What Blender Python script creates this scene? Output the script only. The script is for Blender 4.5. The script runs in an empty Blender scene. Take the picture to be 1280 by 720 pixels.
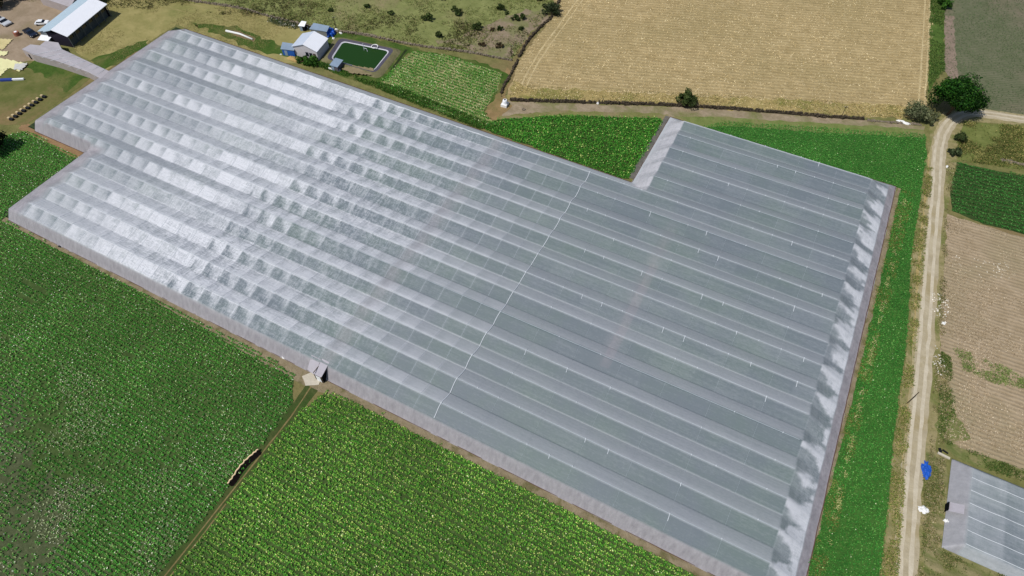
import bpy, math, random
import numpy as np
from mathutils import Vector, noise
from mathutils.geometry import tessellate_polygon

random.seed(7)
rng = np.random.default_rng(11)
scene = bpy.context.scene
col = scene.collection

# ------------------------------------------------------------------ camera model (drone at 130 m)
F, H = 809.0, 130.0
PITCH = math.atan(1080 / 809.0)
_n = math.hypot(2613, F * math.cos(PITCH) + 1084 * math.sin(PITCH))
AX = (2613 / _n, -(F * math.cos(PITCH) + 1084 * math.sin(PITCH)) / _n)
BX = (-AX[1], AX[0])

def at(px, py, z=0.0):
    """ground point (aligned with the greenhouse) seen at a place of the photograph"""
    u, v = px - 640, 360 - py
    d = (u, F * math.cos(PITCH) + v * math.sin(PITCH), -F * math.sin(PITCH) + v * math.cos(PITCH))
    t = (z - H) / d[2]
    c = (d[0] * t, d[1] * t)
    return (c[0] * AX[0] + c[1] * AX[1], c[0] * BX[0] + c[1] * BX[1])

def P(pts):
    return [at(*p) for p in pts]

# ------------------------------------------------------------------ materials
def lin(r, g, b, k=1.0):
    def f(c):
        c /= 255.0
        return (c / 12.92 if c <= .04045 else ((c + .055) / 1.055) ** 2.4) * k
    return (f(r), f(g), f(b), 1.0)

def newmat(name):
    m = bpy.data.materials.new(name)
    m.use_nodes = True
    nt = m.node_tree
    for n in list(nt.nodes):
        nt.nodes.remove(n)
    out = nt.nodes.new('ShaderNodeOutputMaterial')
    b = nt.nodes.new('ShaderNodeBsdfPrincipled')
    nt.links.new(b.outputs[0], out.inputs[0])
    return m, nt, b, out

def nd(nt, kind, **kw):
    n = nt.nodes.new(kind)
    for k, v in kw.items():
        setattr(n, k, v)
    return n

def mixc(nt, fac, a, b, blend='MIX'):
    n = nt.nodes.new('ShaderNodeMix')
    n.data_type = 'RGBA'
    n.blend_type = blend
    n.clamp_factor = True
    for sock, val in ((n.inputs[0], fac), (n.inputs[6], a), (n.inputs[7], b)):
        if hasattr(val, 'is_output') or isinstance(val, bpy.types.NodeSocket):
            nt.links.new(val, sock)
        else:
            sock.default_value = val
    return n.outputs[2]

def math_(nt, op, a, b=None, c=None, clamp=False):
    n = nt.nodes.new('ShaderNodeMath')
    n.operation = op
    n.use_clamp = clamp
    for i, val in enumerate((a, b, c)):
        if val is None:
            continue
        if isinstance(val, bpy.types.NodeSocket):
            nt.links.new(val, n.inputs[i])
        else:
            n.inputs[i].default_value = val
    return n.outputs[0]

def noise_(nt, vec, scale, detail=3, rough=.55, dist=0.0):
    n = nt.nodes.new('ShaderNodeTexNoise')
    n.inputs['Scale'].default_value = scale
    n.inputs['Detail'].default_value = detail
    n.inputs['Roughness'].default_value = rough
    n.inputs['Distortion'].default_value = dist
    nt.links.new(vec, n.inputs['Vector'])
    return n.outputs['Fac']

def rampf(nt, v, lo, hi):
    n = nt.nodes.new('ShaderNodeMapRange')
    n.inputs[1].default_value = lo
    n.inputs[2].default_value = hi
    nt.links.new(v, n.inputs[0])
    return n.outputs[0]

def mapping(nt, vec, rot=0.0, sc=(1, 1, 1)):
    n = nt.nodes.new('ShaderNodeMapping')
    n.inputs['Rotation'].default_value = (0, 0, rot)
    n.inputs['Scale'].default_value = sc
    nt.links.new(vec, n.inputs['Vector'])
    return n.outputs[0]

def field_mat(name, base, dark, light, patch=None, patch_scale=.03, patch_lo=.5, patch_hi=.62, rows=None,
              grain=1.6, bump=.5, fine=.55, rough=.95):
    """soil or turf: broad patches, speckle, optional furrows. rows=(angle, spacing, strength, colour)"""
    m, nt, b, out = newmat(name)
    geo = nd(nt, 'ShaderNodeNewGeometry').outputs['Position']
    g1 = rampf(nt, noise_(nt, geo, grain, 4, .7), .32, .68)
    g2 = rampf(nt, noise_(nt, geo, grain * .22, 4, .6), .35, .65)
    c = mixc(nt, math_(nt, 'MULTIPLY', g1, fine), base, light)
    c = mixc(nt, math_(nt, 'MULTIPLY', math_(nt, 'SUBTRACT', 1.0, g2, clamp=True), .6), c, dark)
    if patch is not None:
        pf = rampf(nt, noise_(nt, geo, patch_scale, 5, .62, .4), patch_lo, patch_hi)
        pg = math_(nt, 'MULTIPLY', pf, math_(nt, 'ADD', math_(nt, 'MULTIPLY', g1, .5), .5), clamp=True)
        c = mixc(nt, pg, c, patch)
    hsum = math_(nt, 'ADD', math_(nt, 'MULTIPLY', g1, .5), g2)
    if rows:
        ang, sp, st, rc = rows
        mp = mapping(nt, geo, -ang)
        sx = nd(nt, 'ShaderNodeSeparateXYZ')
        nt.links.new(mp, sx.inputs[0])
        wob = noise_(nt, geo, .15, 3, .6)
        yy = math_(nt, 'ADD', sx.outputs[1], math_(nt, 'MULTIPLY', wob, sp * .9))
        w = math_(nt, 'SINE', math_(nt, 'MULTIPLY', yy, 2 * math.pi / sp))
        w = math_(nt, 'ADD', math_(nt, 'MULTIPLY', w, .5), .5)
        streak = rampf(nt, noise_(nt, mapping(nt, geo, -ang, (.35, 1.6, 1)), 1.0, 4, .7), .35, .7)
        wf = math_(nt, 'MULTIPLY', math_(nt, 'MULTIPLY', w, st), math_(nt, 'ADD', streak, .25), clamp=True)
        c = mixc(nt, wf, c, rc)
        hsum = math_(nt, 'SUBTRACT', hsum, math_(nt, 'MULTIPLY', w, .9))
    nt.links.new(c, b.inputs['Base Color'])
    b.inputs['Roughness'].default_value = rough
    b.inputs['Specular IOR Level'].default_value = .12
    bp = nd(nt, 'ShaderNodeBump')
    bp.inputs['Strength'].default_value = bump
    bp.inputs['Distance'].default_value = .25
    nt.links.new(hsum, bp.inputs['Height'])
    nt.links.new(bp.outputs[0], b.inputs['Normal'])
    return m

def leaf_mat(name, rough=.6, spec=.12, trans=.3):
    m, nt, b, out = newmat(name)
    a = nd(nt, 'ShaderNodeAttribute', attribute_name='tint')
    nt.links.new(a.outputs['Color'], b.inputs['Base Color'])
    b.inputs['Roughness'].default_value = rough
    b.inputs['Specular IOR Level'].default_value = spec
    if trans > 0:
        t = nd(nt, 'ShaderNodeBsdfTranslucent')
        nt.links.new(a.outputs['Color'], t.inputs['Color'])
        mx = nd(nt, 'ShaderNodeMixShader')
        mx.inputs[0].default_value = trans
        nt.links.new(b.outputs[0], mx.inputs[1])
        nt.links.new(t.outputs[0], mx.inputs[2])
        nt.links.new(mx.outputs[0], out.inputs[0])
    return m

def paint(name, c, rough=.6, spec=.3, metal=0.0, var=.25, scale=.8, bump=0.0, dirt=None):
    m, nt, b, out = newmat(name)
    geo = nd(nt, 'ShaderNodeNewGeometry').outputs['Position']
    n = rampf(nt, noise_(nt, geo, scale, 5, .65), .3, .7)
    d = dirt or (c[0] * .6, c[1] * .58, c[2] * .52, 1)
    o = mixc(nt, math_(nt, 'MULTIPLY', n, var * 2), c, d)
    nt.links.new(o, b.inputs['Base Color'])
    b.inputs['Roughness'].default_value = rough
    b.inputs['Specular IOR Level'].default_value = spec
    b.inputs['Metallic'].default_value = metal
    if bump:
        bp = nd(nt, 'ShaderNodeBump')
        bp.inputs['Strength'].default_value = bump
        bp.inputs['Distance'].default_value = .1
        nt.links.new(noise_(nt, geo, scale * 4, 4, .6), bp.inputs['Height'])
        nt.links.new(bp.outputs[0], b.inputs['Normal'])
    return m

def ribbed(name, c, ang, pitch=.5, var=.2, rough=.45):
    m = paint(name, c, rough=rough, var=var, scale=.5)
    nt = m.node_tree
    b = [n for n in nt.nodes if n.type == 'BSDF_PRINCIPLED'][0]
    geo = nd(nt, 'ShaderNodeNewGeometry').outputs['Position']
    mp = mapping(nt, geo, -ang)
    sx = nd(nt, 'ShaderNodeSeparateXYZ')
    nt.links.new(mp, sx.inputs[0])
    w = math_(nt, 'SINE', math_(nt, 'MULTIPLY', sx.outputs[0], 2 * math.pi / pitch))
    bp = nd(nt, 'ShaderNodeBump')
    bp.inputs['Strength'].default_value = .5
    bp.inputs['Distance'].default_value = .04
    nt.links.new(w, bp.inputs['Height'])
    nt.links.new(bp.outputs[0], b.inputs['Normal'])
    return m

def net_mat(name, wrinkle=1.0, alpha=.84):
    """woven shade netting: whiter where sun glare is painted in ('tone'), creased where it is loose ('slack')"""
    m, nt, b, out = newmat(name)
    geo = nd(nt, 'ShaderNodeNewGeometry').outputs['Position']
    tone = nd(nt, 'ShaderNodeAttribute', attribute_name='tone')
    sep = nd(nt, 'ShaderNodeSeparateColor')
    nt.links.new(tone.outputs['Color'], sep.inputs[0])
    T, L, K = sep.outputs[0], sep.outputs[1], sep.outputs[2]
    streak = noise_(nt, mapping(nt, geo, .1, (1.5, .33, .4)), 1.0, 5, .68, .5)
    streak2 = noise_(nt, mapping(nt, geo, -.5, (.35, 1.3, .4)), 1.0, 4, .65, .8)
    broad = noise_(nt, geo, .06, 4, .6)
    fine = noise_(nt, mapping(nt, geo, 0, (1.2, 3.2, 1)), 1.0, 4, .75)
    s = math_(nt, 'SUBTRACT', math_(nt, 'ADD', math_(nt, 'MULTIPLY', streak, .6), math_(nt, 'MULTIPLY', streak2, .4)), .5)
    t = math_(nt, 'ADD', T, math_(nt, 'MULTIPLY', math_(nt, 'MULTIPLY', s, 2.2), L))
    cr1 = noise_(nt, mapping(nt, geo, .35, (1.1, .28, .4)), 1.0, 3, .6, 1.2)
    cr1 = math_(nt, 'SUBTRACT', 1.0, math_(nt, 'MULTIPLY', math_(nt, 'ABSOLUTE', math_(nt, 'SUBTRACT', cr1, .5)), 9.0), clamp=True)
    cr2 = noise_(nt, mapping(nt, geo, -.25, (.3, 1.5, .4)), 1.0, 3, .6, 1.0)
    cr2 = math_(nt, 'SUBTRACT', 1.0, math_(nt, 'MULTIPLY', math_(nt, 'ABSOLUTE', math_(nt, 'SUBTRACT', cr2, .5)), 11.0), clamp=True)
    crs = math_(nt, 'ADD', math_(nt, 'MULTIPLY', cr1, .55), math_(nt, 'MULTIPLY', cr2, .45))
    t = math_(nt, 'ADD', t, math_(nt, 'MULTIPLY', math_(nt, 'MULTIPLY', math_(nt, 'SUBTRACT', crs, .3), .6), L))
    dust = noise_(nt, mapping(nt, geo, 0, (.05, 1.4, .5)), 1.0, 4, .7)
    t = math_(nt, 'ADD', t, math_(nt, 'MULTIPLY', math_(nt, 'SUBTRACT', dust, .5), .30))
    t = math_(nt, 'ADD', t, math_(nt, 'MULTIPLY', math_(nt, 'SUBTRACT', fine, .5), .36))
    t = math_(nt, 'ADD', t, math_(nt, 'MULTIPLY', math_(nt, 'SUBTRACT', broad, .5), .12), clamp=True)
    hue = rampf(nt, broad, .4, .66)
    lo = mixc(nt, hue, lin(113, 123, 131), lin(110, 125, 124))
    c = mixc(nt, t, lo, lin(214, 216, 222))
    fold = rampf(nt, noise_(nt, mapping(nt, geo, 0, (1.3, .9, .15)), 1.0, 4, .7), .3, .7)
    c = mixc(nt, K, c, mixc(nt, fold, lin(146, 140, 146), lin(176, 171, 176)))
    nt.links.new(c, b.inputs['Base Color'])
    b.inputs['Roughness'].default_value = .5
    b.inputs['Specular IOR Level'].default_value = .28
    bp = nd(nt, 'ShaderNodeBump')
    bp.inputs['Distance'].default_value = .35
    nt.links.new(math_(nt, 'MULTIPLY', math_(nt, 'ADD', L, .06), .8 * wrinkle, clamp=True), bp.inputs['Strength'])
    nt.links.new(math_(nt, 'ADD', math_(nt, 'ADD', streak, streak2), math_(nt, 'MULTIPLY', crs, .35)), bp.inputs['Height'])
    nt.links.new(bp.outputs[0], b.inputs['Normal'])
    tr = nd(nt, 'ShaderNodeBsdfTransparent')
    mx = nd(nt, 'ShaderNodeMixShader')
    nt.links.new(math_(nt, 'ADD', math_(nt, 'MULTIPLY', L, .2), alpha - .06, clamp=True), mx.inputs[0])
    nt.links.new(tr.outputs[0], mx.inputs[1])
    nt.links.new(b.outputs[0], mx.inputs[2])
    nt.links.new(mx.outputs[0], out.inputs[0])
    return m

# ------------------------------------------------------------------ object helpers
def link(o, parent=None):
    col.objects.link(o)
    if parent:
        o.parent = parent
    return o

def tag(o, label=None, cat=None, group=None, kind=None):
    for k, v in (('label', label), ('category', cat), ('group', group), ('kind', kind)):
        if v:
            o[k] = v
    return o

def thing(name, x, y, z, label, cat, group=None):
    o = bpy.data.objects.new(name, None)
    o.empty_display_size = .5
    o.location = (x, y, z)
    link(o)
    return tag(o, label, cat, group)

def rootloc(p):
    v = Vector((0, 0, 0))
    while p is not None:
        v += p.location
        p = p.parent
    return v

def npmesh(name, V, Fc, mat, parent=None, smooth=False, attr=None, attrname='tint', domain='CORNER'):
    """V (n,3), Fc (m,4) arrays -> one mesh object"""
    V = np.asarray(V, dtype=np.float32)
    Fc = np.asarray(Fc, dtype=np.int32)
    if parent is not None:
        o = rootloc(parent)
        V = V - np.array([o.x, o.y, o.z], dtype=np.float32)
    me = bpy.data.meshes.new(name)
    k = Fc.shape[1]
    me.vertices.add(len(V))
    me.vertices.foreach_set('co', V.ravel())
    me.loops.add(Fc.size)
    me.loops.foreach_set('vertex_index', Fc.ravel())
    me.polygons.add(len(Fc))
    me.polygons.foreach_set('loop_start', np.arange(0, Fc.size, k, dtype=np.int32))
    me.polygons.foreach_set('use_smooth', np.full(len(Fc), smooth, dtype=bool))
    if attr is not None:
        a = me.color_attributes.new(attrname, 'FLOAT_COLOR', 'POINT')
        a.data.foreach_set('color', np.asarray(attr, dtype=np.float32).ravel())
    me.update(calc_edges=True)
    me.validate()
    me.materials.append(mat)
    return link(bpy.data.objects.new(name, me), parent)

class MB:
    def __init__(s):
        s.v, s.f = [], []
    def add(s, vs, fs):
        n = len(s.v)
        s.v += [tuple(v) for v in vs]
        s.f += [tuple(i + n for i in f) for f in fs]
        return s
    def box(s, c, size, rz=0.0, tilt=0.0):
        ca, sa = math.cos(rz), math.sin(rz)
        vs = []
        for dz in (-.5, .5):
            for dx, dy in ((-.5, -.5), (.5, -.5), (.5, .5), (-.5, .5)):
                x, y, z = dx * size[0], dy * size[1], dz * size[2]
                x, z = x * math.cos(tilt) + z * math.sin(tilt), -x * math.sin(tilt) + z * math.cos(tilt)
                vs.append((c[0] + x * ca - y * sa, c[1] + x * sa + y * ca, c[2] + z))
        return s.add(vs, [(3, 2, 1, 0), (4, 5, 6, 7), (0, 1, 5, 4), (1, 2, 6, 5), (2, 3, 7, 6), (3, 0, 4, 7)])
    def prism(s, poly, z0, z1, top=True):
        n = len(poly)
        zz1 = z1 if isinstance(z1, (list, tuple)) else [z1] * n
        vs = [(p[0], p[1], z0) for p in poly] + [(p[0], p[1], zz1[i]) for i, p in enumerate(poly)]
        fs = [(i, (i + 1) % n, (i + 1) % n + n, i + n) for i in range(n)]
        if top:
            fs += [tuple(i + n for i in t) for t in tessellate_polygon([[Vector((p[0], p[1], 0)) for p in poly]])]
        return s.add(vs, fs)
    def slab(s, quad, t):
        """thin sheet of thickness t below the four 3-D corners"""
        vs = [tuple(q) for q in quad] + [(q[0], q[1], q[2] - t) for q in quad]
        return s.add(vs, [(0, 1, 2, 3), (7, 6, 5, 4), (0, 4, 5, 1), (1, 5, 6, 2), (2, 6, 7, 3), (3, 7, 4, 0)])
    def tube(s, pts, r, n=6, r2=None, cap=True):
        pts = [Vector(p) for p in pts]
        m = len(pts)
        r2 = r if r2 is None else r2
        vs, fs = [], []
        for i, p in enumerate(pts):
            d = (pts[min(i + 1, m - 1)] - pts[max(i - 1, 0)]).normalized()
            a = d.cross(Vector((0, 0, 1)))
            if a.length < .05:
                a = d.cross(Vector((0, 1, 0)))
            a.normalize()
            b = d.cross(a)
            rr = r + (r2 - r) * i / max(1, m - 1)
            for k in range(n):
                t = 2 * math.pi * k / n
                vs.append(p + a * math.cos(t) * rr + b * math.sin(t) * rr)
        for i in range(m - 1):
            for k in range(n):
                fs.append((i * n + k, i * n + (k + 1) % n, (i + 1) * n + (k + 1) % n, (i + 1) * n + k))
        if cap:
            fs.append(tuple(range(n))[::-1])
            fs.append(tuple((m - 1) * n + k for k in range(n)))
        return s.add(vs, fs)
    def blob(s, c, size, seed=0, rough=.25, n=10, m=6):
        vs, fs = [], []
        for i in range(m + 1):
            th = math.pi * i / m
            for k in range(n):
                ph = 2 * math.pi * k / n
                d = Vector((math.sin(th) * math.cos(ph), math.sin(th) * math.sin(ph), math.cos(th)))
                w = 1 + rough * noise.noise(d * 1.7 + Vector((seed * 3.1, seed, 0)))*2
                vs.append((c[0] + d.x * size[0] * w, c[1] + d.y * size[1] * w, c[2] + d.z * size[2] * w))
        for i in range(m):
            for k in range(n):
                fs.append((i * n + k, (i + 1) * n + k, (i + 1) * n + (k + 1) % n, i * n + (k + 1) % n))
        return s.add(vs, fs)
    def build(s, name, mat, parent=None, smooth=False, bevel=0.0):
        o = rootloc(parent)
        me = bpy.data.meshes.new(name)
        me.from_pydata([(v[0] - o.x, v[1] - o.y, v[2] - o.z) for v in s.v], [], s.f)
        me.validate()
        if smooth:
            me.polygons.foreach_set('use_smooth', [True] * len(me.polygons))
        me.materials.append(mat)
        ob = link(bpy.data.objects.new(name, me), parent)
        if bevel:
            bm = ob.modifiers.new('Bevel', 'BEVEL')
            bm.width = bevel
            bm.segments = 2
        return ob

def densify(poly, step, jit, closed=True, seed=0):
    out = []
    n = len(poly)
    for i in range(n if closed else n - 1):
        a, b = Vector(poly[i]), Vector(poly[(i + 1) % n])
        L = (b - a).length
        k = max(1, int(L / step))
        nrm = Vector((-(b - a).y, (b - a).x)) / max(L, 1e-6)
        for j in range(k):
            p = a.lerp(b, j / k)
            w = jit * (noise.noise(Vector((p.x * .35, p.y * .35, seed))) + .6 * noise.noise(Vector((p.x * 1.3, p.y * 1.3, seed + 9))))
            out.append((p.x + nrm.x * w, p.y + nrm.y * w))
    if not closed:
        out.append(tuple(poly[-1]))
    return out

ZL = {}
def sheet(name, poly, z, mat, jit=.5, step=1.5, kind='structure', seed=0):
    poly = densify([(p[0], p[1]) for p in poly], step, jit, seed=seed)
    tris = tessellate_polygon([[Vector((p[0], p[1], 0)) for p in poly]])
    vs = [(p[0], p[1], z) for p in poly]
    fs = []
    for t in tris:
        a, b, c = [Vector(vs[i]) for i in t]
        fs.append(tuple(t) if (b - a).cross(c - a).z > 0 else tuple(reversed(t)))
    ob = MB().add(vs, fs).build(name, mat)
    if kind:
        ob['kind'] = kind
    return ob

def smoothline(pts, n=8):
    out = []
    pts = [Vector(p) for p in pts]
    q = [pts[0] * 2 - pts[1]] + pts + [pts[-1] * 2 - pts[-2]]
    for i in range(1, len(q) - 2):
        for k in range(n):
            t = k / n
            a, b, c, d = q[i - 1], q[i], q[i + 1], q[i + 2]
            out.append(.5 * ((2 * b) + (c - a) * t + (2 * a - 5 * b + 4 * c - d) * t * t + (3 * b - a - 3 * c + d) * t ** 3))
    out.append(pts[-1])
    return out

def ribbon(name, line, w, z, mat, jit=.2, off=0.0, kind='structure', seed=0, parent=None):
    line = smoothline(line)
    vs, fs = [], []
    for i, p in enumerate(line):
        d = (line[min(i + 1, len(line) - 1)] - line[max(i - 1, 0)]).normalized()
        n = Vector((-d.y, d.x))
        for s_ in (-1, 1):
            ww = w / 2 + jit * noise.noise(Vector((p.x * .4, p.y * .4, seed + s_ * 5)))
            q = p + n * (off + s_ * ww)
            vs.append((q.x, q.y, z))
    for i in range(len(line) - 1):
        fs.append((2 * i, 2 * i + 1, 2 * i + 3, 2 * i + 2)[::-1])
    ob = MB().add(vs, fs).build(name, mat, parent)
    if kind:
        ob['kind'] = kind
    return ob

def inside(poly, X, Y):
    r = np.zeros(X.shape, dtype=bool)
    n = len(poly)
    for i in range(n):
        x1, y1 = poly[i]
        x2, y2 = poly[(i + 1) % n]
        c = ((y1 > Y) != (y2 > Y)) & (X < (x2 - x1) * (Y - y1) / (y2 - y1 + 1e-12) + x1)
        r ^= c
    return r

def vnoise(X, Y, sc, seed=0, octv=3):
    """value noise on arrays"""
    tot = np.zeros(np.shape(X)); amp = 1.0; norm = 0
    for o in range(octv):
        x, y = np.asarray(X) * sc + 17.3 * seed, np.asarray(Y) * sc + 5.7 * seed
        xi, yi = np.floor(x).astype(np.int64), np.floor(y).astype(np.int64)
        fx, fy = x - xi, y - yi
        fx, fy = fx * fx * (3 - 2 * fx), fy * fy * (3 - 2 * fy)
        def h(a, b):
            n = (a * 374761393 + b * 668265263 + seed * 974711 + o * 1013) & 0x7fffffff
            n = ((n ^ (n >> 13)) * 1274126177) & 0x7fffffff
            return ((n ^ (n >> 16)) & 0xffff) / 65535.0
        v = (h(xi, yi) * (1 - fx) + h(xi + 1, yi) * fx) * (1 - fy) + (h(xi, yi + 1) * (1 - fx) + h(xi + 1, yi + 1) * fx) * fy
        tot += v * amp; norm += amp; amp *= .5; sc *= 2.1
    return tot / norm

def leaves(px, py, pz, n, spread, length, width, height, colors, weights, elev=(.0, .9), bright=.35, tintnoise=None):
    """n leaves round each plant position; returns verts, faces, colours"""
    N = len(px)
    X, Y, Z = np.repeat(px, n), np.repeat(py, n), np.repeat(pz, n)
    M = N * n
    ph = rng.uniform(0, 2 * np.pi, M)
    el = rng.uniform(elev[0], elev[1], M)
    ln = length * rng.uniform(.6, 1.3, M)
    wd = width * rng.uniform(.6, 1.3, M)
    r0 = spread * rng.uniform(0, 1, M)
    bx = X + np.cos(ph) * r0 + rng.normal(0, spread * .25, M)
    by = Y + np.sin(ph) * r0 + rng.normal(0, spread * .25, M)
    bz = Z + height * rng.uniform(.15, 1, M)
    ux, uy, uz = np.cos(ph) * np.cos(el) * ln, np.sin(ph) * np.cos(el) * ln, np.sin(el) * ln * rng.choice([1, -.7], M)
    vx, vy, vz = -np.sin(ph) * wd, np.cos(ph) * wd, rng.normal(0, .35, M) * wd
    V = np.empty((M, 4, 3), dtype=np.float32)
    for k, (a, b) in enumerate(((0, 0), (.55, .5), (1, 0), (.55, -.5))):
        V[:, k, 0] = bx + ux * a + vx * b
        V[:, k, 1] = by + uy * a + vy * b
        V[:, k, 2] = np.maximum(bz + uz * a + vz * b, .02)
    Fc = np.arange(M * 4, dtype=np.int32).reshape(M, 4)
    ci = rng.choice(len(colors), M, p=np.array(weights) / sum(weights))
    C = np.array(colors, dtype=np.float32)[ci][:, :4]
    k = rng.uniform(1 - bright, 1 + bright, M)
    if tintnoise is not None:
        k = k * np.repeat(tintnoise, n)
    C = C.copy()
    C[:, :3] *= k[:, None]
    C = np.repeat(C, 4, axis=0)
    return V.reshape(-1, 3), Fc, C

def crop(name, poly, rowsp, plantsp, ang, z, mat, colors, weights, n=6, length=.34, width=.24, height=.35, spread=.14,
         gaps=.0, label=None, cat='crop', skip=None, bigrow=None, jit=.1, seed=0, dens=None, gapscale=.12):
    cx = sum(p[0] for p in poly) / len(poly); cy = sum(p[1] for p in poly) / len(poly)
    R = max(math.hypot(p[0] - cx, p[1] - cy) for p in poly)
    us = np.arange(-R, R, plantsp); vs = np.arange(-R, R, rowsp)
    U, W = np.meshgrid(us, vs)
    ridx = np.repeat(np.arange(len(vs)), len(us))
    U, W = U.ravel(), W.ravel()
    if bigrow:
        W = W + np.where(ridx % 2 == 0, bigrow, -bigrow)
    U = U + rng.normal(0, plantsp * .3, U.size)
    W = W + rng.normal(0, jit, U.size) + .12 * (vnoise(U, W, .2, 3) - .5)
    X = cx + U * math.cos(ang) - W * math.sin(ang)
    Y = cy + U * math.sin(ang) + W * math.cos(ang)
    pol = densify(poly, 1.5, .5, seed=seed)
    k = inside(pol, X, Y)
    if skip:
        for s_ in skip:
            k &= ~inside(s_, X, Y)
    g = vnoise(X, Y, gapscale, 5 + seed, 4)
    g = (g - g[k].mean()) / (g[k].std() + 1e-6)
    thr = gaps if dens is None else np.clip(gaps + dens(X, Y), 0, .97)
    keep = rng.uniform(0, 1, X.size) > np.clip(thr * (1 + .9 * g), 0, .97)
    k &= keep
    X, Y = X[k], Y[k]
    tn = .72 + .85 * vnoise(X, Y, .07, 8 + seed, 5)
    V, Fc, C = leaves(X, Y, np.full(X.size, z), n, spread, length, width, height, colors, weights, tintnoise=tn)
    ob = npmesh(name, V, Fc, mat, attr=C)
    return tag(ob, label, cat, None, 'stuff')

def scatter(name, poly, count, z, mat, colors, weights, n=3, length=.3, width=.12, height=.15, spread=.15, clump=.5, label=None,
            cat='grass', seed=0, elev=(.1, 1.1), bright=.35, scale=.15):
    xs = [p[0] for p in poly]; ys = [p[1] for p in poly]
    X = rng.uniform(min(xs), max(xs), count * 3); Y = rng.uniform(min(ys), max(ys), count * 3)
    k = inside(poly, X, Y)
    g = vnoise(X, Y, scale, 21 + seed, 4)
    k &= rng.uniform(0, 1, X.size) < np.clip(1 + (g - .5) * 5 * clump - clump * .4, 0.02, 1)
    X, Y = X[k][:count], Y[k][:count]
    tn = .7 + .6 * vnoise(X, Y, .1, 30 + seed, 4)
    V, Fc, C = leaves(X, Y, np.full(X.size, z), n, spread, length, width, height, colors, weights, elev=elev, bright=bright, tintnoise=tn)
    ob = npmesh(name, V, Fc, mat, attr=C)
    return tag(ob, label, cat, None, 'stuff')

# ------------------------------------------------------------------ material set
M = {}
M['leaf'] = leaf_mat('crop_leaf')
M['straw'] = leaf_mat('straw_leaf', .8, .1, .1)
M['bark'] = paint('bark', lin(92, 78, 62), .9, .1, var=.3, scale=3, bump=.6)
M['net'] = net_mat('shade_netting')
M['netskirt'] = net_mat('skirt_netting', .5, .9)
M['cable'] = paint('white_cable', lin(205, 210, 216), .5, var=.1)
M['cable2'] = paint('grey_cable', lin(170, 180, 188), .5, var=.1)
M['white'] = paint('white_sheet_metal', lin(238, 240, 244), .45, var=.06)
M['concrete'] = paint('concrete', lin(196, 188, 172), .9, .15, var=.2, scale=1.5, bump=.3)
M['stone'] = paint('field_stone', lin(150, 138, 120), .95, .1, var=.45, scale=1.2, bump=.8, dirt=lin(70, 62, 52))
M['wood'] = paint('weathered_wood', lin(88, 76, 62), .85, .15, var=.3, scale=2)
M['black'] = paint('black_plastic_and_shadow', lin(24, 25, 30), .6, var=.2)
M['dark'] = paint('dark_opening_and_shade', lin(22, 24, 28), .9, .05, var=.2)
M['glass'] = paint('dark_glass', lin(28, 34, 42), .12, .6, var=.05)
M['blue'] = paint('blue_tarp', lin(28, 88, 190), .45, var=.25, scale=1.5, bump=.8)
M['bluewall'] = paint('blue_metal', lin(36, 92, 176), .5, var=.15)
M['bluegrey'] = ribbed('blue_grey_roof', lin(138, 156, 176), 0, .4)
M['trash'] = paint('white_plastic', lin(232, 232, 230), .5, var=.12, scale=2, bump=.7)

soil = lin(128, 108, 82)

# ------------------------------------------------------------------ ground sheets (metres; each a little above the last)
g_mat = field_mat('ground_turf', lin(112, 112, 66), lin(84, 88, 46), lin(140, 132, 88), patch=lin(128, 108, 78), patch_scale=.02, patch_lo=.5, patch_hi=.65)
b = MB().add([(-3000, -3000, 0), (3000, -3000, 0), (3000, 3000, 0), (-3000, 3000, 0)], [(0, 1, 2, 3)]).build('ground', g_mat)
b['kind'] = 'structure'

pasture_px = [(80, -60), (700, -60), (692, 10), (662, 42), (640, 75), (560, 62), (460, 42), (400, 36), (330, 20), (200, 0)]
pasture_mat = field_mat('pasture_turf', lin(122, 128, 76), lin(96, 104, 56), lin(146, 146, 98), patch=lin(140, 122, 98), patch_scale=.035,
                        patch_lo=.56, patch_hi=.72, grain=.9, bump=.8)
pasture = P(pasture_px)
sheet('pasture', pasture, .012, pasture_mat)
# bare pinkish corner of the pasture
bare_mat = field_mat('bare_pasture', lin(140, 124, 104), lin(112, 102, 76), lin(158, 142, 124), patch=lin(112, 116, 72), patch_scale=.09, patch_lo=.5, patch_hi=.6)
sheet('bare_soil', P([(545, 52), (590, 40), (640, 20), (676, 10), (688, 22), (662, 42), (638, 72), (590, 64)]), .02, bare_mat, jit=2.5)

lawn_mat = field_mat('mown_lawn', lin(150, 141, 92), lin(116, 114, 64), lin(166, 152, 104), patch=lin(98, 108, 54), patch_scale=.03, patch_lo=.56, patch_hi=.72, grain=.7, bump=.3)
lawn = P([(126, -30), (340, 22), (420, 42), (400, 80), (330, 78), (221, 30), (132, 88), (96, 66), (84, 48), (140, -4)])
sheet('lawn', lawn, .024, lawn_mat)
lawn2_mat = field_mat('lawn_by_tarps', lin(100, 104, 56), lin(72, 84, 34), lin(128, 118, 80), patch=lin(128, 108, 76), patch_scale=.05, patch_lo=.5, patch_hi=.66, grain=.7, bump=.3)
sheet('lawn', P([(-60, 70), (40, 80), (60, 76), (118, 94), (96, 112), (33, 156), (10, 156), (-60, 150)]), .024, lawn2_mat)
gmat2 = field_mat('greener_turf', lin(62, 88, 32), lin(44, 70, 24), lin(92, 108, 50), patch=lin(104, 104, 60), patch_scale=.08, patch_lo=.52, patch_hi=.64)
sheet('grass_verge', P([(98, 102), (118, 94), (108, 88), (70, 76), (44, 72), (34, 84), (60, 98), (84, 116)]), .032, gmat2, jit=1.6)
sheet('grass_verge', P([(130, 90), (180, 60), (186, 50), (166, 56), (112, 76)]), .032, gmat2, jit=1.6)
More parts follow.
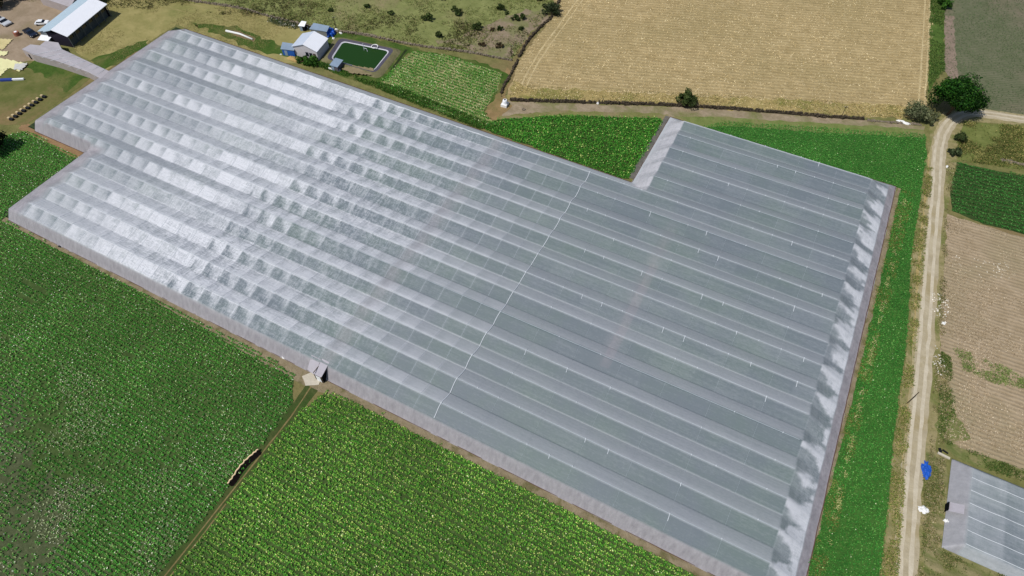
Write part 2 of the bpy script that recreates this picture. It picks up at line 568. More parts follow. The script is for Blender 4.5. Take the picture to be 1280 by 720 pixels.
sheet('grass_verge', P([(236, 28), (300, 34), (372, 66), (376, 76), (330, 66)]), .032, gmat2, jit=1.6)
sheet('grass_verge', P([(372, 70), (425, 82), (450, 98), (500, 110), (520, 70), (500, 62), (420, 45), (425, 38), (510, 58), (610, 80), (640, 96), (600, 148), (520, 122), (430, 96)]), .03, gmat2, jit=1.2)

yard_mat = field_mat('dirt_yard', lin(150, 132, 112), lin(124, 110, 88), lin(168, 152, 132), patch=lin(124, 112, 82), patch_scale=.06, patch_lo=.52, patch_hi=.68, grain=.8, bump=.3)
sheet('dirt_yard', P([(-80, -20), (60, -50), (110, -20), (70, 40), (58, 54), (30, 62), (48, 76), (0, 76), (-60, 80)]), .02, yard_mat, jit=1.0)
track_mat = field_mat('grass_track', lin(140, 132, 84), lin(112, 110, 62), lin(160, 150, 104), grain=.6, bump=.2)
ribbon('path', P([(150, -12), (220, 2), (290, 16), (352, 32)]), 1.4, .036, track_mat, jit=.5)
ribbon('path', P([(130, -6), (210, 10), (280, 26), (330, 42)]), .9, .036, track_mat, jit=.4)

# stubble field
stub_ang = math.atan2(197.1 - 170.1, 2.4 + 70.2)
stubble_px = [(700, -60), (1182, -60), (1168, 0), (1164, 60), (1158, 118), (1160, 146), (1080, 146), (860, 130), (640, 124), (634, 116), (650, 74), (690, 22)]
stub_mat = field_mat('stubble', lin(174, 154, 112), lin(144, 126, 86), lin(198, 180, 138), patch=lin(150, 136, 96), patch_scale=.018, patch_lo=.46, patch_hi=.7,
                     rows=(stub_ang, 1.7, .55, lin(130, 112, 76)), grain=1.1, bump=.6)
stubble = P(stubble_px)
sheet('stubble_field', stubble, .016, stub_mat, jit=.8)
turn = field_mat('turning_track', lin(186, 168, 126), lin(160, 142, 104), lin(204, 188, 148), grain=1.3)
for sd, line_ in enumerate((P([(655, 106), (672, 74), (700, 34), (740, -20)]), P([(660, 112), (800, 118), (980, 128), (1148, 136)]), P([(1152, 130), (1156, 70), (1160, -10)]))):
    ribbon('path', line_, .5, .019, turn, jit=.35, off=-.9, seed=sd)
    ribbon('path', line_, .5, .019, turn, jit=.35, off=.9, seed=sd + 9)
edge_mat = field_mat('dry_grass_edge', lin(162, 144, 94), lin(130, 116, 70), lin(184, 166, 116), patch=lin(108, 112, 54), patch_scale=.08, patch_lo=.5, patch_hi=.65)
sheet('dry_verge', P([(636, 124), (642, 100), (660, 110), (800, 116), (1000, 126), (1160, 134), (1160, 148), (1080, 147), (860, 131)]), .022, edge_mat, jit=2.0)
# dirt strip below the stone wall
wallsoil_mat = field_mat('stony_strip', lin(150, 134, 112), lin(118, 106, 80), lin(172, 158, 136), patch=lin(108, 112, 64), patch_scale=.09, patch_lo=.46, patch_hi=.6)
sheet('soil', P([(600, 152), (612, 122), (626, 122), (640, 127), (860, 134), (1080, 150), (1156, 158), (1154, 166), (1000, 154), (870, 146), (840, 148), (700, 142), (650, 142)]), .02, wallsoil_mat, jit=.8)
sheet('soil', P([(600, 150), (612, 126), (634, 84), (640, 92), (630, 122), (640, 132), (622, 150)]), .026,
      field_mat('brown_soil', lin(142, 118, 82), lin(112, 96, 62), lin(160, 136, 100), patch=lin(108, 104, 60), patch_scale=.1), jit=.8)

sheet('grass_verge', P([(840, 146), (900, 146), (1000, 152), (1154, 162), (1156, 172), (1000, 164), (905, 157), (876, 160), (850, 152)]), .0275,
      field_mat('headland_grass', lin(110, 122, 66), lin(84, 100, 44), lin(134, 140, 90), patch=lin(130, 122, 84), patch_scale=.12), jit=.8)
sheet('grass_verge', P([(622, 146), (700, 138), (836, 143), (832, 152), (700, 148), (630, 154)]), .0275,
      field_mat('headland_grass_left', lin(118, 118, 70), lin(92, 100, 48), lin(140, 136, 92), patch=lin(136, 122, 92), patch_scale=.12), jit=.8)

# field at the top right: grey green young crop
grey_mat = field_mat('young_crop_soil', lin(104, 104, 82), lin(84, 92, 64), lin(122, 118, 98), patch=lin(126, 112, 98), patch_scale=.03, patch_lo=.46, patch_hi=.66,
                     rows=(stub_ang, 1.0, .55, lin(74, 92, 54)), grain=1.0, bump=.5)
greyf = P([(1186, -60), (1420, -60), (1420, 152), (1280, 146), (1215, 134), (1180, 88), (1180, 20)])
sheet('young_crop_field', greyf, .016, grey_mat, jit=.6)
sheet('bare_soil', P([(1180, 88), (1180, 20), (1192, 20), (1196, 90), (1224, 132), (1212, 136)]), .024,
      field_mat('headland_soil', lin(138, 120, 106), lin(108, 98, 82), lin(150, 134, 120)), jit=.8)
hedge_mat = field_mat('green_verge', lin(74, 100, 42), lin(48, 74, 26), lin(108, 122, 62), grain=1.0)
verge_poly = P([(1164, -60), (1188, -60), (1180, 20), (1180, 88), (1172, 96), (1160, 118), (1162, 60)])
sheet('grass_verge', verge_poly, .028, hedge_mat, jit=.6)

# road side
shoulder_mat = field_mat('road_shoulder', lin(148, 136, 98), lin(112, 108, 62), lin(170, 156, 124), patch=lin(98, 106, 52), patch_scale=.12, patch_lo=.46, patch_hi=.6)
shoulder = P([(1098, 760), (1112, 620), (1120, 540), (1136, 420), (1142, 300), (1158, 210), (1162, 160), (1180, 140), (1215, 134), (1280, 142), (1400, 156),
              (1400, 160), (1280, 156), (1205, 152), (1196, 200), (1184, 262), (1176, 400), (1172, 540), (1160, 640), (1158, 760)])
sheet('road_verge', shoulder, .012, shoulder_mat, jit=.7)
road_line = P([(1127, 800), (1132, 720), (1140, 600), (1149, 500), (1156, 420), (1163, 320), (1170, 240), (1173, 190), (1180, 163), (1192, 149), (1212, 141), (1240, 143), (1280, 149), (1420, 166)])
road_mat = field_mat('dirt_road', lin(172, 160, 134), lin(148, 136, 110), lin(190, 180, 156), patch=lin(154, 140, 106), patch_scale=.08, grain=1.3, bump=.35)
ribbon('road', road_line, 4.3, .03, road_mat, jit=.6)
rut_mat = field_mat('wheel_rut', lin(190, 180, 158), lin(170, 158, 134), lin(206, 196, 176), grain=1.6, bump=.25)
ribbon('road', road_line, .75, .038, rut_mat, jit=.35, off=-.85, seed=3)
ribbon('road', road_line, .75, .038, rut_mat, jit=.35, off=.95, seed=7)
mid_mat = field_mat('road_middle', lin(160, 148, 112), lin(128, 118, 80), lin(176, 164, 130), grain=1.8, bump=.4)
ribbon('road', road_line, .5, .046, mid_mat, jit=.5, off=2.0, seed=17)
strip_line = P([(1120, 800), (1124, 700), (1134, 560), (1143, 450), (1150, 340), (1160, 240), (1164, 190)])
ribbon('dry_verge', strip_line, 1.3, .024, field_mat('ochre_verge', lin(168, 150, 104), lin(140, 122, 72), lin(186, 170, 128)), jit=.8, seed=4)

# right of the road
sheet('grass_field', P([(1206, 152), (1280, 158), (1420, 172), (1420, 240), (1280, 212), (1196, 200), (1198, 170)]), .018,
      field_mat('rough_grass', lin(108, 116, 62), lin(80, 92, 42), lin(134, 134, 82), patch=lin(172, 154, 98), patch_scale=.07, patch_lo=.55, patch_hi=.66), jit=.8)
darkcrop = P([(1196, 203), (1280, 220), (1420, 250), (1420, 330), (1280, 293), (1230, 280), (1190, 264), (1188, 240)])
sheet('field', darkcrop, .018, field_mat('dark_crop_soil', lin(50, 72, 34), lin(36, 54, 26), lin(74, 92, 50)), jit=.4)
tilled_px = [(1184, 268), (1232, 283), (1280, 297), (1420, 330), (1420, 650), (1280, 600), (1200, 560), (1176, 545), (1176, 400)]
till_ang = math.atan2(at(1280, 400)[1] - at(1190, 372)[1], at(1280, 400)[0] - at(1190, 372)[0])
tilled_mat = field_mat('tilled_soil', lin(162, 144, 118), lin(138, 122, 96), lin(182, 166, 142), patch=lin(140, 132, 100), patch_scale=.03, patch_lo=.48, patch_hi=.7,
                       rows=(till_ang, 1.1, .4, lin(136, 116, 88)), grain=1.3, bump=.5)
tilled = P(tilled_px)
sheet('tilled_field', tilled, .016, tilled_mat, jit=.7)
lowgrass = field_mat('thin_green', lin(104, 112, 62), lin(78, 92, 42), lin(140, 134, 92), patch=lin(150, 134, 100), patch_scale=.12, patch_lo=.5, patch_hi=.62)
sheet('grass_verge', P([(1176, 545), (1200, 558), (1280, 588), (1420, 640), (1420, 670), (1280, 602), (1214, 580), (1182, 560)]), .024, lowgrass, jit=.7)
sheet('grass_verge', P([(1176, 440), (1186, 446), (1192, 520), (1214, 548), (1190, 556), (1172, 540)]), .026, lowgrass, jit=1.2)
below = P([(1158, 560), (1184, 572), (1184, 688), (1265, 722), (1420, 800), (1150, 900), (1155, 700)])
sheet('field', below, .018, field_mat('weedy_rows', lin(140, 130, 94), lin(104, 104, 64), lin(164, 150, 116), patch=lin(92, 102, 52), patch_scale=.09,
      rows=(-.06, 2.4, .8, lin(86, 98, 46))), jit=.5)

# crop soils
cropsoil = field_mat('crop_soil', lin(62, 86, 38), lin(46, 64, 28), lin(100, 110, 72), grain=2.2)
left_poly = [at(-120, 215), at(0, 172), (-204.5, 71.8), (-180.4, 70.4), (-178.6, 43.4), (-150, 43.0), (-85, 42.6), (-77.5, 41.4), (-73.2, 36), (-72.7, 30), (-72.7, -60), (-300, -60)]
mid_poly = [(-70.7, 34), (-68.2, 41.6), (-60, 42.6), (-30, 42.7), (20, 42.6), (31, 42.2), (31, -60), (-70.7, -60)]
sheet('field', left_poly, .014, cropsoil, jit=.3)
sheet('field', mid_poly, .014, cropsoil, jit=.3)
sheet('soil', [(-179, 44.6), (-178.6, 42.9), (-130, 42.6), (-72, 40.4), (-60, 42.2), (36, 42.2), (40, 44), (40, 170), (36, 172), (35, 44.6)], .02,
      field_mat('margin_soil', lin(136, 122, 98), lin(108, 98, 72), lin(156, 144, 120), patch=lin(96, 92, 58), patch_scale=.3, grain=2), jit=.35)
sheet('soil', [(-209, 74), (-208, 71.2), (-181, 69.4), (-180, 74)], .02, field_mat('margin_soil_red', lin(142, 114, 82), lin(116, 92, 62), lin(160, 132, 100)), jit=.3)
sheet('path', [(-73.6, 41), (-72.8, 30), (-72.7, -60), (-70.7, -60), (-70.7, 20), (-70.2, 41)], .026,
      field_mat('field_path', lin(64, 78, 38), lin(48, 62, 28), lin(92, 96, 58), patch=lin(56, 80, 34), patch_scale=.2), jit=.3)
rutm = field_mat('path_rut', lin(124, 110, 72), lin(100, 90, 54), lin(146, 130, 92), grain=2)
ribbon('path', [(-72.2, 41), (-71.6, 34), (-71.5, 26), (-71.6, 10), (-71.9, -60)], .28, .034, rutm, jit=.15)
ribbon('path', [(-70.9, 12), (-70.7, 2), (-70.9, -60)], .3, .034, rutm, jit=.12)

strip_poly = P([(1126, 236), (1102, 345), (1060, 520), (1010, 720), (990, 800), (1094, 800), (1108, 640), (1118, 540), (1134, 420), (1138, 330), (1150, 250),
                (1158, 190), (1156, 168), (1000, 158), (905, 152), (878, 158), (1000, 198)])
sheet('field', strip_poly, .022, field_mat('strip_soil', lin(50, 100, 38), lin(40, 82, 30), lin(92, 112, 58), grain=1.5), jit=.5)
tri_poly = P([(622, 150), (700, 144), (826, 148), (828, 154), (786, 224), (770, 222), (600, 160)])
sheet('field', tri_poly, .03, field_mat('wedge_soil', lin(48, 72, 28), lin(34, 56, 20), lin(80, 92, 44), grain=1.5), jit=.5)
plot_poly = P([(516, 64), (560, 70), (628, 92), (622, 112), (604, 140), (620, 156), (600, 160), (490, 116), (470, 106)])
sheet('field', plot_poly, .036, field_mat('plot_soil', lin(146, 142, 98), lin(116, 118, 72), lin(172, 164, 122), patch=lin(86, 108, 50), patch_scale=.07, patch_lo=.5, patch_hi=.62, grain=1.2), jit=.4)

sheet('bare_soil', [(-170, -40), (-150, 8), (-128, 10), (-112, -2), (-98, 2), (-88, -12), (-80, -6), (-73.5, -18), (-73.5, -40)], .019,
      field_mat('pale_crop_soil', lin(72, 82, 52), lin(54, 68, 38), lin(112, 112, 86), grain=2.2), jit=7)

crop('pale_residue', [(-180, -38), (-160, 22), (-120, 20), (-96, 26), (-74, 24), (-73.6, -38)], .9, .5, 0, .03, M['straw'], [lin(150, 156, 120), lin(190, 192, 168), lin(124, 140, 96)],
     [3, .6, 3], n=3, gaps=.9, gapscale=.09, jit=.08, length=.3, width=.2, height=.3, spread=.2,
     label='pale dry leaves and residue along the rows of the left crop block', cat='crop residue', seed=31)

# soil inside the greenhouse
gh_mat = field_mat('greenhouse_soil', lin(56, 70, 44), lin(34, 52, 30), lin(96, 98, 74), rows=(0, 1.5, .8, lin(24, 46, 22)), grain=1.0)
sheet('greenhouse_soil', [(-206, 73), (-181, 73), (-181, 44.4), (35, 44.4), (35, 168), (-31, 168), (-31, 135), (-206, 135)], .028, gh_mat, jit=0, step=5)
pinkm = field_mat('inner_path', lin(190, 150, 146), lin(160, 128, 120), lin(205, 170, 165))
sheet('path', [(-73, 45), (-70.2, 45), (-70.2, 132), (-73, 132)], .036, pinkm, jit=.2)
sheet('path', [(-16.6, 76), (-14.4, 76), (-14.4, 110), (-16.6, 110)], .036, pinkm, jit=.2)

# ------------------------------------------------------------------ crops and grasses
GREEN = [lin(66, 130, 42), lin(96, 156, 56), lin(134, 176, 72), lin(206, 214, 124), lin(236, 238, 186)]
crop('crop_rows', left_poly, .9, .42, 0, .03, M['leaf'], [lin(52, 120, 40), lin(76, 144, 52), lin(106, 160, 70), lin(170, 188, 124), lin(222, 224, 198)],
     [4, 4, 2.5, .9, .25], n=9, gaps=.05, jit=.05, spread=.12, length=.30, width=.22,
     dens=lambda X, Y: .55 * (vnoise(X * .055, Y * 1.0, 1.0, 61, 2) > .74) * (Y < 34) + np.clip((-Y + 20) / 80, 0, .36) * np.clip((-X - 70) / 70 + .35, 0, 1) ,
     label='left block of dark leafy crop rows, thinning to bare soil at the bottom corner', cat='crop', seed=1)
crop('crop_rows', [(-70.6, 36), (-68.2, 41.6), (-60, 42.6), (-30, 42.7), (20, 42.6), (31, 42.2), (31, -40), (-70.6, -40)], .9, .4, 0, .03, M['leaf'], GREEN, [3.4, 4.4, 3.2, 1.0, .15], n=9, gaps=.03, jit=.09, bigrow=.06,
     length=.30, width=.23, height=.4, spread=.14, label='right block of brighter green leafy crop beside the field path', cat='crop', seed=2)
crop('crop_rows', strip_poly, .85, .42, math.pi / 2, .03, M['leaf'], [lin(54, 122, 46), lin(74, 138, 56), lin(100, 152, 70), lin(150, 188, 112), lin(214, 218, 176)],
     [4, 4, 2, .25, .04], n=8, gaps=.03, length=.26, width=.2, spread=.25, jit=.16, label='strip of bright green crop along the right and top edge of the netting', cat='crop', seed=3)
crop('crop_rows', tri_poly, .9, .45, 0, .03, M['leaf'], [lin(50, 116, 36), lin(72, 138, 46), lin(104, 156, 60), lin(190, 204, 120)], [4, 5, 2.5, .6], n=7, gaps=.05, jit=.16, length=.42, width=.3, height=.45, spread=.2,
     label='wedge of green crop between the stone wall and the netting', cat='crop', seed=4)
crop('crop_rows', plot_poly, 1.35, .36, -.03, .04, M['leaf'], [lin(60, 122, 40), lin(84, 142, 54), lin(140, 168, 92), lin(214, 220, 170)], [4, 4, 2, .7], n=8, gaps=.08, jit=.07,
     length=.42, width=.3, spread=.26, label='small plot of rowed crop with pale soil between rows, right of the pond', cat='crop', seed=5)
dc_ang = math.atan2(at(1280, 262)[1] - at(1192, 240)[1], at(1280, 262)[0] - at(1192, 240)[0])
crop('crop_rows', darkcrop, 1.6, .4, dc_ang, .03, M['leaf'], [lin(52, 108, 44), lin(66, 124, 54), lin(94, 142, 72)], [4, 4, 2], n=6, gaps=.03, jit=.08, length=.4, width=.3,
     spread=.22, label='dark green rowed crop right of the dirt road', cat='crop', seed=6)
crop('crop_seedlings', greyf, 1.0, .9, stub_ang, .02, M['leaf'], [lin(64, 92, 50), lin(88, 108, 66)], [1, 1], n=3, gaps=.3, jit=.1, length=.3, width=.2, height=.15,
     label='sparse grey green seedlings in the field at the top right corner', cat='crop', seed=7)

STRAW = [lin(200, 180, 134), lin(182, 160, 114), lin(222, 206, 166), lin(150, 130, 88)]
crop('straw_stubble', stubble, 1.7, .5, stub_ang, .02, M['straw'], STRAW, [4, 4, 3, 1.5], n=3, gaps=.25, gapscale=.3, jit=.42, length=.5, width=.16, height=.12, spread=.3,
     label='pale straw stubble in wavy rows across the golden field', cat='stubble', seed=8)
scatter('dry_grass', P([(636, 124), (642, 102), (660, 108), (800, 114), (1000, 124), (1160, 134), (1160, 148), (1080, 147), (860, 131)]), 6500, .02, M['straw'],
        [lin(178, 158, 106), lin(152, 138, 86), lin(116, 122, 66), lin(198, 180, 130)], [4, 3, 1.6, 2], n=4, length=.6, width=.14, height=.2, label='ochre dry grass along the foot of the golden field', seed=1)
scatter('grass_tufts', pasture, 26000, .02, M['leaf'], [lin(108, 120, 62), lin(134, 138, 80), lin(78, 94, 44), lin(156, 148, 100), lin(120, 106, 76)], [4, 4, 3, 2, 1], n=3,
        length=.5, width=.22, height=.2, spread=.35, clump=1.0, scale=.12, label='rough grass tufts over the pasture at the top', seed=2)
scatter('weed_tufts', P([(0, 0), (330, 22), (400, 38), (520, 58), (640, 76), (664, 40), (600, 30), (440, 14), (330, -10), (200, -20)]), 9000, .02, M['leaf'],
        [lin(86, 82, 48), lin(62, 70, 34), lin(124, 112, 80), lin(96, 100, 50)], [3, 3, 1.5, 2], n=4, length=.65, width=.25, height=.4, spread=.35, clump=1.6, scale=.1,
        label='taller brown green weeds just beyond the long stone wall', cat='weeds', seed=3)
shp = [p for p in P([(1098, 760), (1112, 620), (1120, 540), (1136, 420), (1142, 300), (1158, 210), (1166, 210), (1154, 330), (1146, 430), (1134, 560), (1122, 720), (1120, 760)])]
scatter('verge_grass', shp, 9000, .02, M['leaf'], [lin(134, 144, 70), lin(104, 128, 54), lin(178, 162, 110), lin(148, 132, 92), lin(76, 100, 42)], [3, 2.5, 3, 1.5, 1], n=4, length=.32,
        width=.14, height=.22, spread=.2, clump=1.1, scale=.35, label='mixed green and straw verge grass left of the dirt road', seed=4)
scatter('verge_grass', P([(1142, 760), (1154, 640), (1164, 540), (1172, 400), (1180, 280), (1184, 200), (1198, 200), (1186, 262), (1180, 400), (1190, 530), (1182, 560), (1170, 760)]),
        5200, .02, M['leaf'], [lin(126, 122, 76), lin(160, 146, 108), lin(92, 104, 54), lin(186, 172, 140)], [3, 3, 1.5, 1.5], n=4, length=.3, width=.16, height=.2, spread=.2,
        clump=1.2, scale=.3, label='brownish weeds between the dirt road and the tilled field', cat='weeds', seed=5)
scatter('verge_grass', verge_poly, 2600, .03, M['leaf'], [lin(86, 116, 50), lin(112, 128, 66), lin(60, 88, 38)], [3, 3, 2], n=5, length=.5, width=.2, height=.3, spread=.35,
        clump=.8, label='lush green weeds between the golden field and the grey green field', cat='weeds', seed=6)
scatter('verge_grass', P([(1206, 152), (1280, 158), (1400, 172), (1400, 236), (1280, 212), (1196, 200), (1198, 170)]), 7500, .02, M['leaf'],
        [lin(98, 110, 52), lin(126, 128, 72), lin(168, 152, 96), lin(70, 86, 40)], [3, 3, 1.8, 2], n=4, length=.5, width=.18, height=.25, spread=.3, clump=1.3, scale=.15,
        label='rough grass inside the bend of the dirt road', seed=7)
scatter('verge_grass', P([(372, 72), (425, 84), (450, 98), (500, 110), (600, 150), (622, 158), (600, 162), (470, 110), (400, 84)]), 3500, .03, M['leaf'],
        [lin(50, 88, 30), lin(74, 108, 40), lin(110, 128, 60)], [4, 3, 1.5], n=5, length=.45, width=.22, height=.3, spread=.3, clump=.5,
        label='green weeds between the pond and the netting', cat='weeds', seed=8)
scatter('verge_grass', P([(1156, 575), (1180, 580), (1180, 690), (1262, 724), (1300, 760), (1150, 760)]), 5500, .02, M['leaf'],
        [lin(86, 100, 50), lin(110, 114, 62), lin(150, 138, 96)], [3, 2, 1.5], n=4, length=.35, width=.14, height=.15, spread=.2, clump=1.6, scale=.3,
        label='thin weeds left of the small net house', cat='weeds', seed=9)
scatter('verge_grass', P([(1176, 545), (1200, 558), (1280, 588), (1400, 636), (1400, 660), (1280, 602), (1214, 580), (1182, 560), (1172, 540), (1176, 440), (1188, 446), (1194, 520)]), 5000, .02, M['leaf'],
        [lin(72, 98, 42), lin(96, 112, 54), lin(130, 130, 80)], [3, 2, 1], n=5, length=.35, width=.16, height=.2, spread=.2, clump=.9, scale=.3,
        label='green weed line along the top of the small net house', cat='weeds', seed=10)
scatter('weed_patch', P([(1192, 436), (1210, 440), (1262, 462), (1280, 474), (1300, 490), (1240, 478), (1205, 462)]), 700, .02, M['leaf'],
        [lin(124, 146, 78), lin(148, 160, 96), lin(104, 130, 64)], [3, 2, 1], n=4, length=.34, width=.16, height=.2, spread=.25, clump=.9, scale=.4,
        label='pale green weed patch in the middle of the tilled field', cat='weeds', seed=11)
scatter('soil_clods', tilled, 9000, .01, M['straw'], [lin(178, 160, 132), lin(146, 128, 100), lin(196, 182, 158)], [3, 3, 1], n=2, length=.28, width=.2, height=.06, spread=.3,
        clump=1.0, elev=(0, .4), label='loose clods and chaff over the tilled field', cat='clods', seed=12)
scatter('lawn_grass', lawn, 14000, .03, M['leaf'], [lin(134, 128, 74), lin(160, 148, 98), lin(108, 112, 58), lin(176, 160, 112)], [3, 4, 1.5, 2], n=3, length=.3, width=.1, height=.1,
        spread=.25, clump=1.2, scale=.08, label='short yellowish grass right of the packing shed', seed=13)
mg = [(35.8, 44), (38.6, 44), (40.6, 168), (36.9, 168)]
scatter('verge_grass', mg, 2600, .025, M['leaf'], [lin(150, 140, 82), lin(110, 124, 58), lin(84, 108, 44)], [3, 2.5, 2], n=4, length=.3, width=.12, height=.15, spread=.2,
        clump=1.0, scale=.3, label='narrow weedy margin along the right edge of the netting', cat='weeds', seed=14)

scatter('dry_grass', P([(1128, 250), (1112, 330), (1072, 500), (1030, 690), (1036, 690), (1078, 500), (1117, 330), (1132, 250)]), 450, .2, M['straw'],
        [lin(160, 166, 104), lin(140, 156, 84), lin(190, 180, 130)], [3, 2, 2], n=4, length=.28, width=.14, height=.35, spread=.2, clump=1.8, scale=.6,
        label='dashed pale weedy row inside the strip crop near the netting', cat='weeds', seed=16)

# ------------------------------------------------------------------ the big net house
S = 6.67; Y0 = 45.9; CW = 5.1; XP = -42.4
XL0, XL1, XN, XR = -202.3, -177.2, -31.6, 35.6
YN0, YN1, YF0, YF1 = 43.95, 72.5, 135.7, 168.6

def h2(i, j, s=0):
    n = (np.asarray(i).astype(np.int64) * 374761393 + np.asarray(j).astype(np.int64) * 668265263 + s * 144665) & 0x7fffffff
    n = ((n ^ (n >> 13)) * 1274126177) & 0x7fffffff
    return ((n ^ (n >> 16)) & 0xffff) / 65535.0

def sst(x, a, b):
    t = np.clip((x - a) / (b - a), 0, 1)
    return t * t * (3 - 2 * t)

LW = 6.5      # the left border rises gently from a taut straight edge 2.7 m up
ZE = 2.7
def bounds(X, Y):
    c1 = np.where(X < XL1, (Y - YN1) / 1.9, np.maximum(np.maximum(0, X - XL1) / LW, np.maximum(0, Y - YN1) / 1.9))
    c2 = np.maximum(np.maximum(0, X - XN) / 5.4, np.maximum(0, YF0 - Y) / 6.4)
    c3 = (X - XL0) / LW
    c4 = (Y - YN0) / 1.9
    c5 = (YF1 - Y) / 6.1
    d = XR - X
    c6 = np.where(d < 2.3, d / 2.3 * .36, .36 + (d - 2.3) / 5.3 * .64)
    return np.stack([c1, c2, c3, c4, c5, c6])

def slack(X, Y):
    a = sst(X, -48, -85) * .85 + .02
    a = a * (.45 + .8 * vnoise(X, Y, .035, 4, 3)) * (.75 + .25 * np.exp(-((X + 112) / 30) ** 2))
    a = a * (.4 + .6 * sst(X, -170, -125))
    a = a + .3 * sst(X, 26, 32)
    return np.clip(a, 0, 1.1)

def roof(X, Y):
    t = (Y - Y0) / S
    k = np.floor(t)
    fr = t - k
    tri = 1 - np.abs(2 * fr - 1)
    near = fr < .5                       # slope that faces the near side
    z = 3.7 + 1.1 * tri
    i = np.floor((X - XP) / CW)
    u = (X - XP) / CW - i
    hk = k * 2 + (~near)
    L = slack(X, Y)
    r1, r2, r3 = h2(i, hk, 1), h2(i, hk, 2), h2(i, hk, 3)
    cen = .5 + .3 * (r3 - .5)
    prof = np.where(u < cen, 1 - ((cen - u) / cen) ** 2, 1 - ((u - cen) / (1 - cen)) ** 2)
    amp = (L + .04) * np.where(r1 < .82, -(.08 + .17 * r2), .09)
    z = z + amp * prof * np.sin(np.pi * tri) ** .6
    z = z - (L * .18 + .03) * 4 * u * (1 - u) * tri
    z = z + L * .10 * (vnoise(X, Y * .4, .9, 9, 3) - .5)
    bb_ = np.clip(bounds(X, Y), 0, 1)
    s1 = np.where(X < XL1, 1.0, bb_[0])
    z = ZE + (z - ZE) * s1
    z = ZE + (z - ZE) * bb_[2]
    z = z * np.where(X < XL1, bb_[0], 1.0) * np.minimum.reduce([bb_[1], bb_[3], bb_[4], bb_[5]])
    b = bb_.min(axis=0)
    return z, b, tri, near, i, u, hk, k, L

STRIPR = {}
def tone(X, Y, b, tri, near, i, u, hk, k, L):  # paints sun glare and bright wedges per cell into the netting colour
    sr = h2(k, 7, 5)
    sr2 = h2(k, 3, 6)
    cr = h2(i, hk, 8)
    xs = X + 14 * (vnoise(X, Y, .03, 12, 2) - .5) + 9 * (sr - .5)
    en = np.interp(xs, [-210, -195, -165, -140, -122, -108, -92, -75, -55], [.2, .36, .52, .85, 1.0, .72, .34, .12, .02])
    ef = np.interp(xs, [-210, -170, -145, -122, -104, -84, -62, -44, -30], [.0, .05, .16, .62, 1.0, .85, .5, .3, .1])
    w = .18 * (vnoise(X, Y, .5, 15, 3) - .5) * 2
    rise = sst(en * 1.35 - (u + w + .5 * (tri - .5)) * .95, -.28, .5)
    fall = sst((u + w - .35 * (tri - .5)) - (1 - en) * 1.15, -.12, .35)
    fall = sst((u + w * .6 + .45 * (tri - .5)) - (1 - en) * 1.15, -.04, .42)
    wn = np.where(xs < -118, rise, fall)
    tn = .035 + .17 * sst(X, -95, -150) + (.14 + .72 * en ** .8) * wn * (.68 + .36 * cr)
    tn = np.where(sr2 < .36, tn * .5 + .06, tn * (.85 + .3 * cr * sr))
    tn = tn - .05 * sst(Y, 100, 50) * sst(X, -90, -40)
    base_far = .27 + .14 * (sr - .5) + .15 * sst(Y, 120, 50) + .26 * (h2(k, 5, 17) > .6) * sst(X, -120, -150)  # away-facing slopes coloured lighter for their brightness at a grazing view
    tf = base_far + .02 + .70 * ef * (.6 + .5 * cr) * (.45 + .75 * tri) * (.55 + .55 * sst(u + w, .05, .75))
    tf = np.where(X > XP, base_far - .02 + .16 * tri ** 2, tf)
    gl = sst(X, -35, -60)  # glints along ridges and cell borders, painted into the tone
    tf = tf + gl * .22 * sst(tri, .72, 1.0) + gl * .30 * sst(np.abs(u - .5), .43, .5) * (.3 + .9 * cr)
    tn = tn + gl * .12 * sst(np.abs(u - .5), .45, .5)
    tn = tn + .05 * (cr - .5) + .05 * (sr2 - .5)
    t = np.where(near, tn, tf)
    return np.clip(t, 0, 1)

xs = np.arange(XL0 - .02, XR + .3, CW / 12.0)
xs = XP + np.arange(math.floor((XL0 - XP) / (CW / 12)), math.ceil((XR - XP) / (CW / 12)) + 1) * (CW / 12)
ys = Y0 + np.arange(-5, math.ceil((YF1 - Y0) / (S / 16)) + 1) * (S / 16)
GX, GY = np.meshgrid(xs, ys, indexing='ij')
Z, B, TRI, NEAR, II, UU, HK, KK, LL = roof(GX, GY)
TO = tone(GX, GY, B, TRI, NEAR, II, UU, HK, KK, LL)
bd = bounds(GX, GY)
arg = bd.argmin(axis=0)
WH = np.zeros_like(TO)
# border slopes: lilac skirts on the left and near sides, white creased bays on the right and in the notch
sk = B < .999
lil = sk & ((arg == 0) | (arg == 2) | (arg == 3))
WH = np.where(lil, .85, 0) * np.where(((arg == 0) & (GX > XL1)) | (arg == 2), 1 - .75 * sst(B, .45, 1.0), 1)
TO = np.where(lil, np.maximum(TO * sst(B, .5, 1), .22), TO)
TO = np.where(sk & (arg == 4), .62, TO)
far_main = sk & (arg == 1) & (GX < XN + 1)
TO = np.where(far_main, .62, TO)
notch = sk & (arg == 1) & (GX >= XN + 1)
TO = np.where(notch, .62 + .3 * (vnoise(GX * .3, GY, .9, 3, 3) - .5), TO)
WH = np.where(notch, .45, WH)
LL = np.where(notch, .5, LL)
right = sk & (arg == 5)
hi = vnoise(GX * .6, GY, .5, 33, 4)
fr_ = (GY - Y0) / S - np.floor((GY - Y0) / S)
dd = (XR - GX - 2.3) / 5.3
fan = .10 + .36 * (1 - dd) - np.abs(fr_ - .42) + .9 * (hi - .5) + .25 * (h2(KK, 4, 13) - .5)  # white fans painted in for the lit slope at each bay end
TO = np.where(right & (XR - GX > 2.3), .20 + .9 * sst(fan, -.05, .16) * (.72 + .6 * (vnoise(GX, GY, 1.1, 37, 3) - .3)), TO)
WH = np.where(right & (XR - GX <= 2.3), 1.0, WH)
LL = np.where(sk & ~right & ~notch, .08, LL)
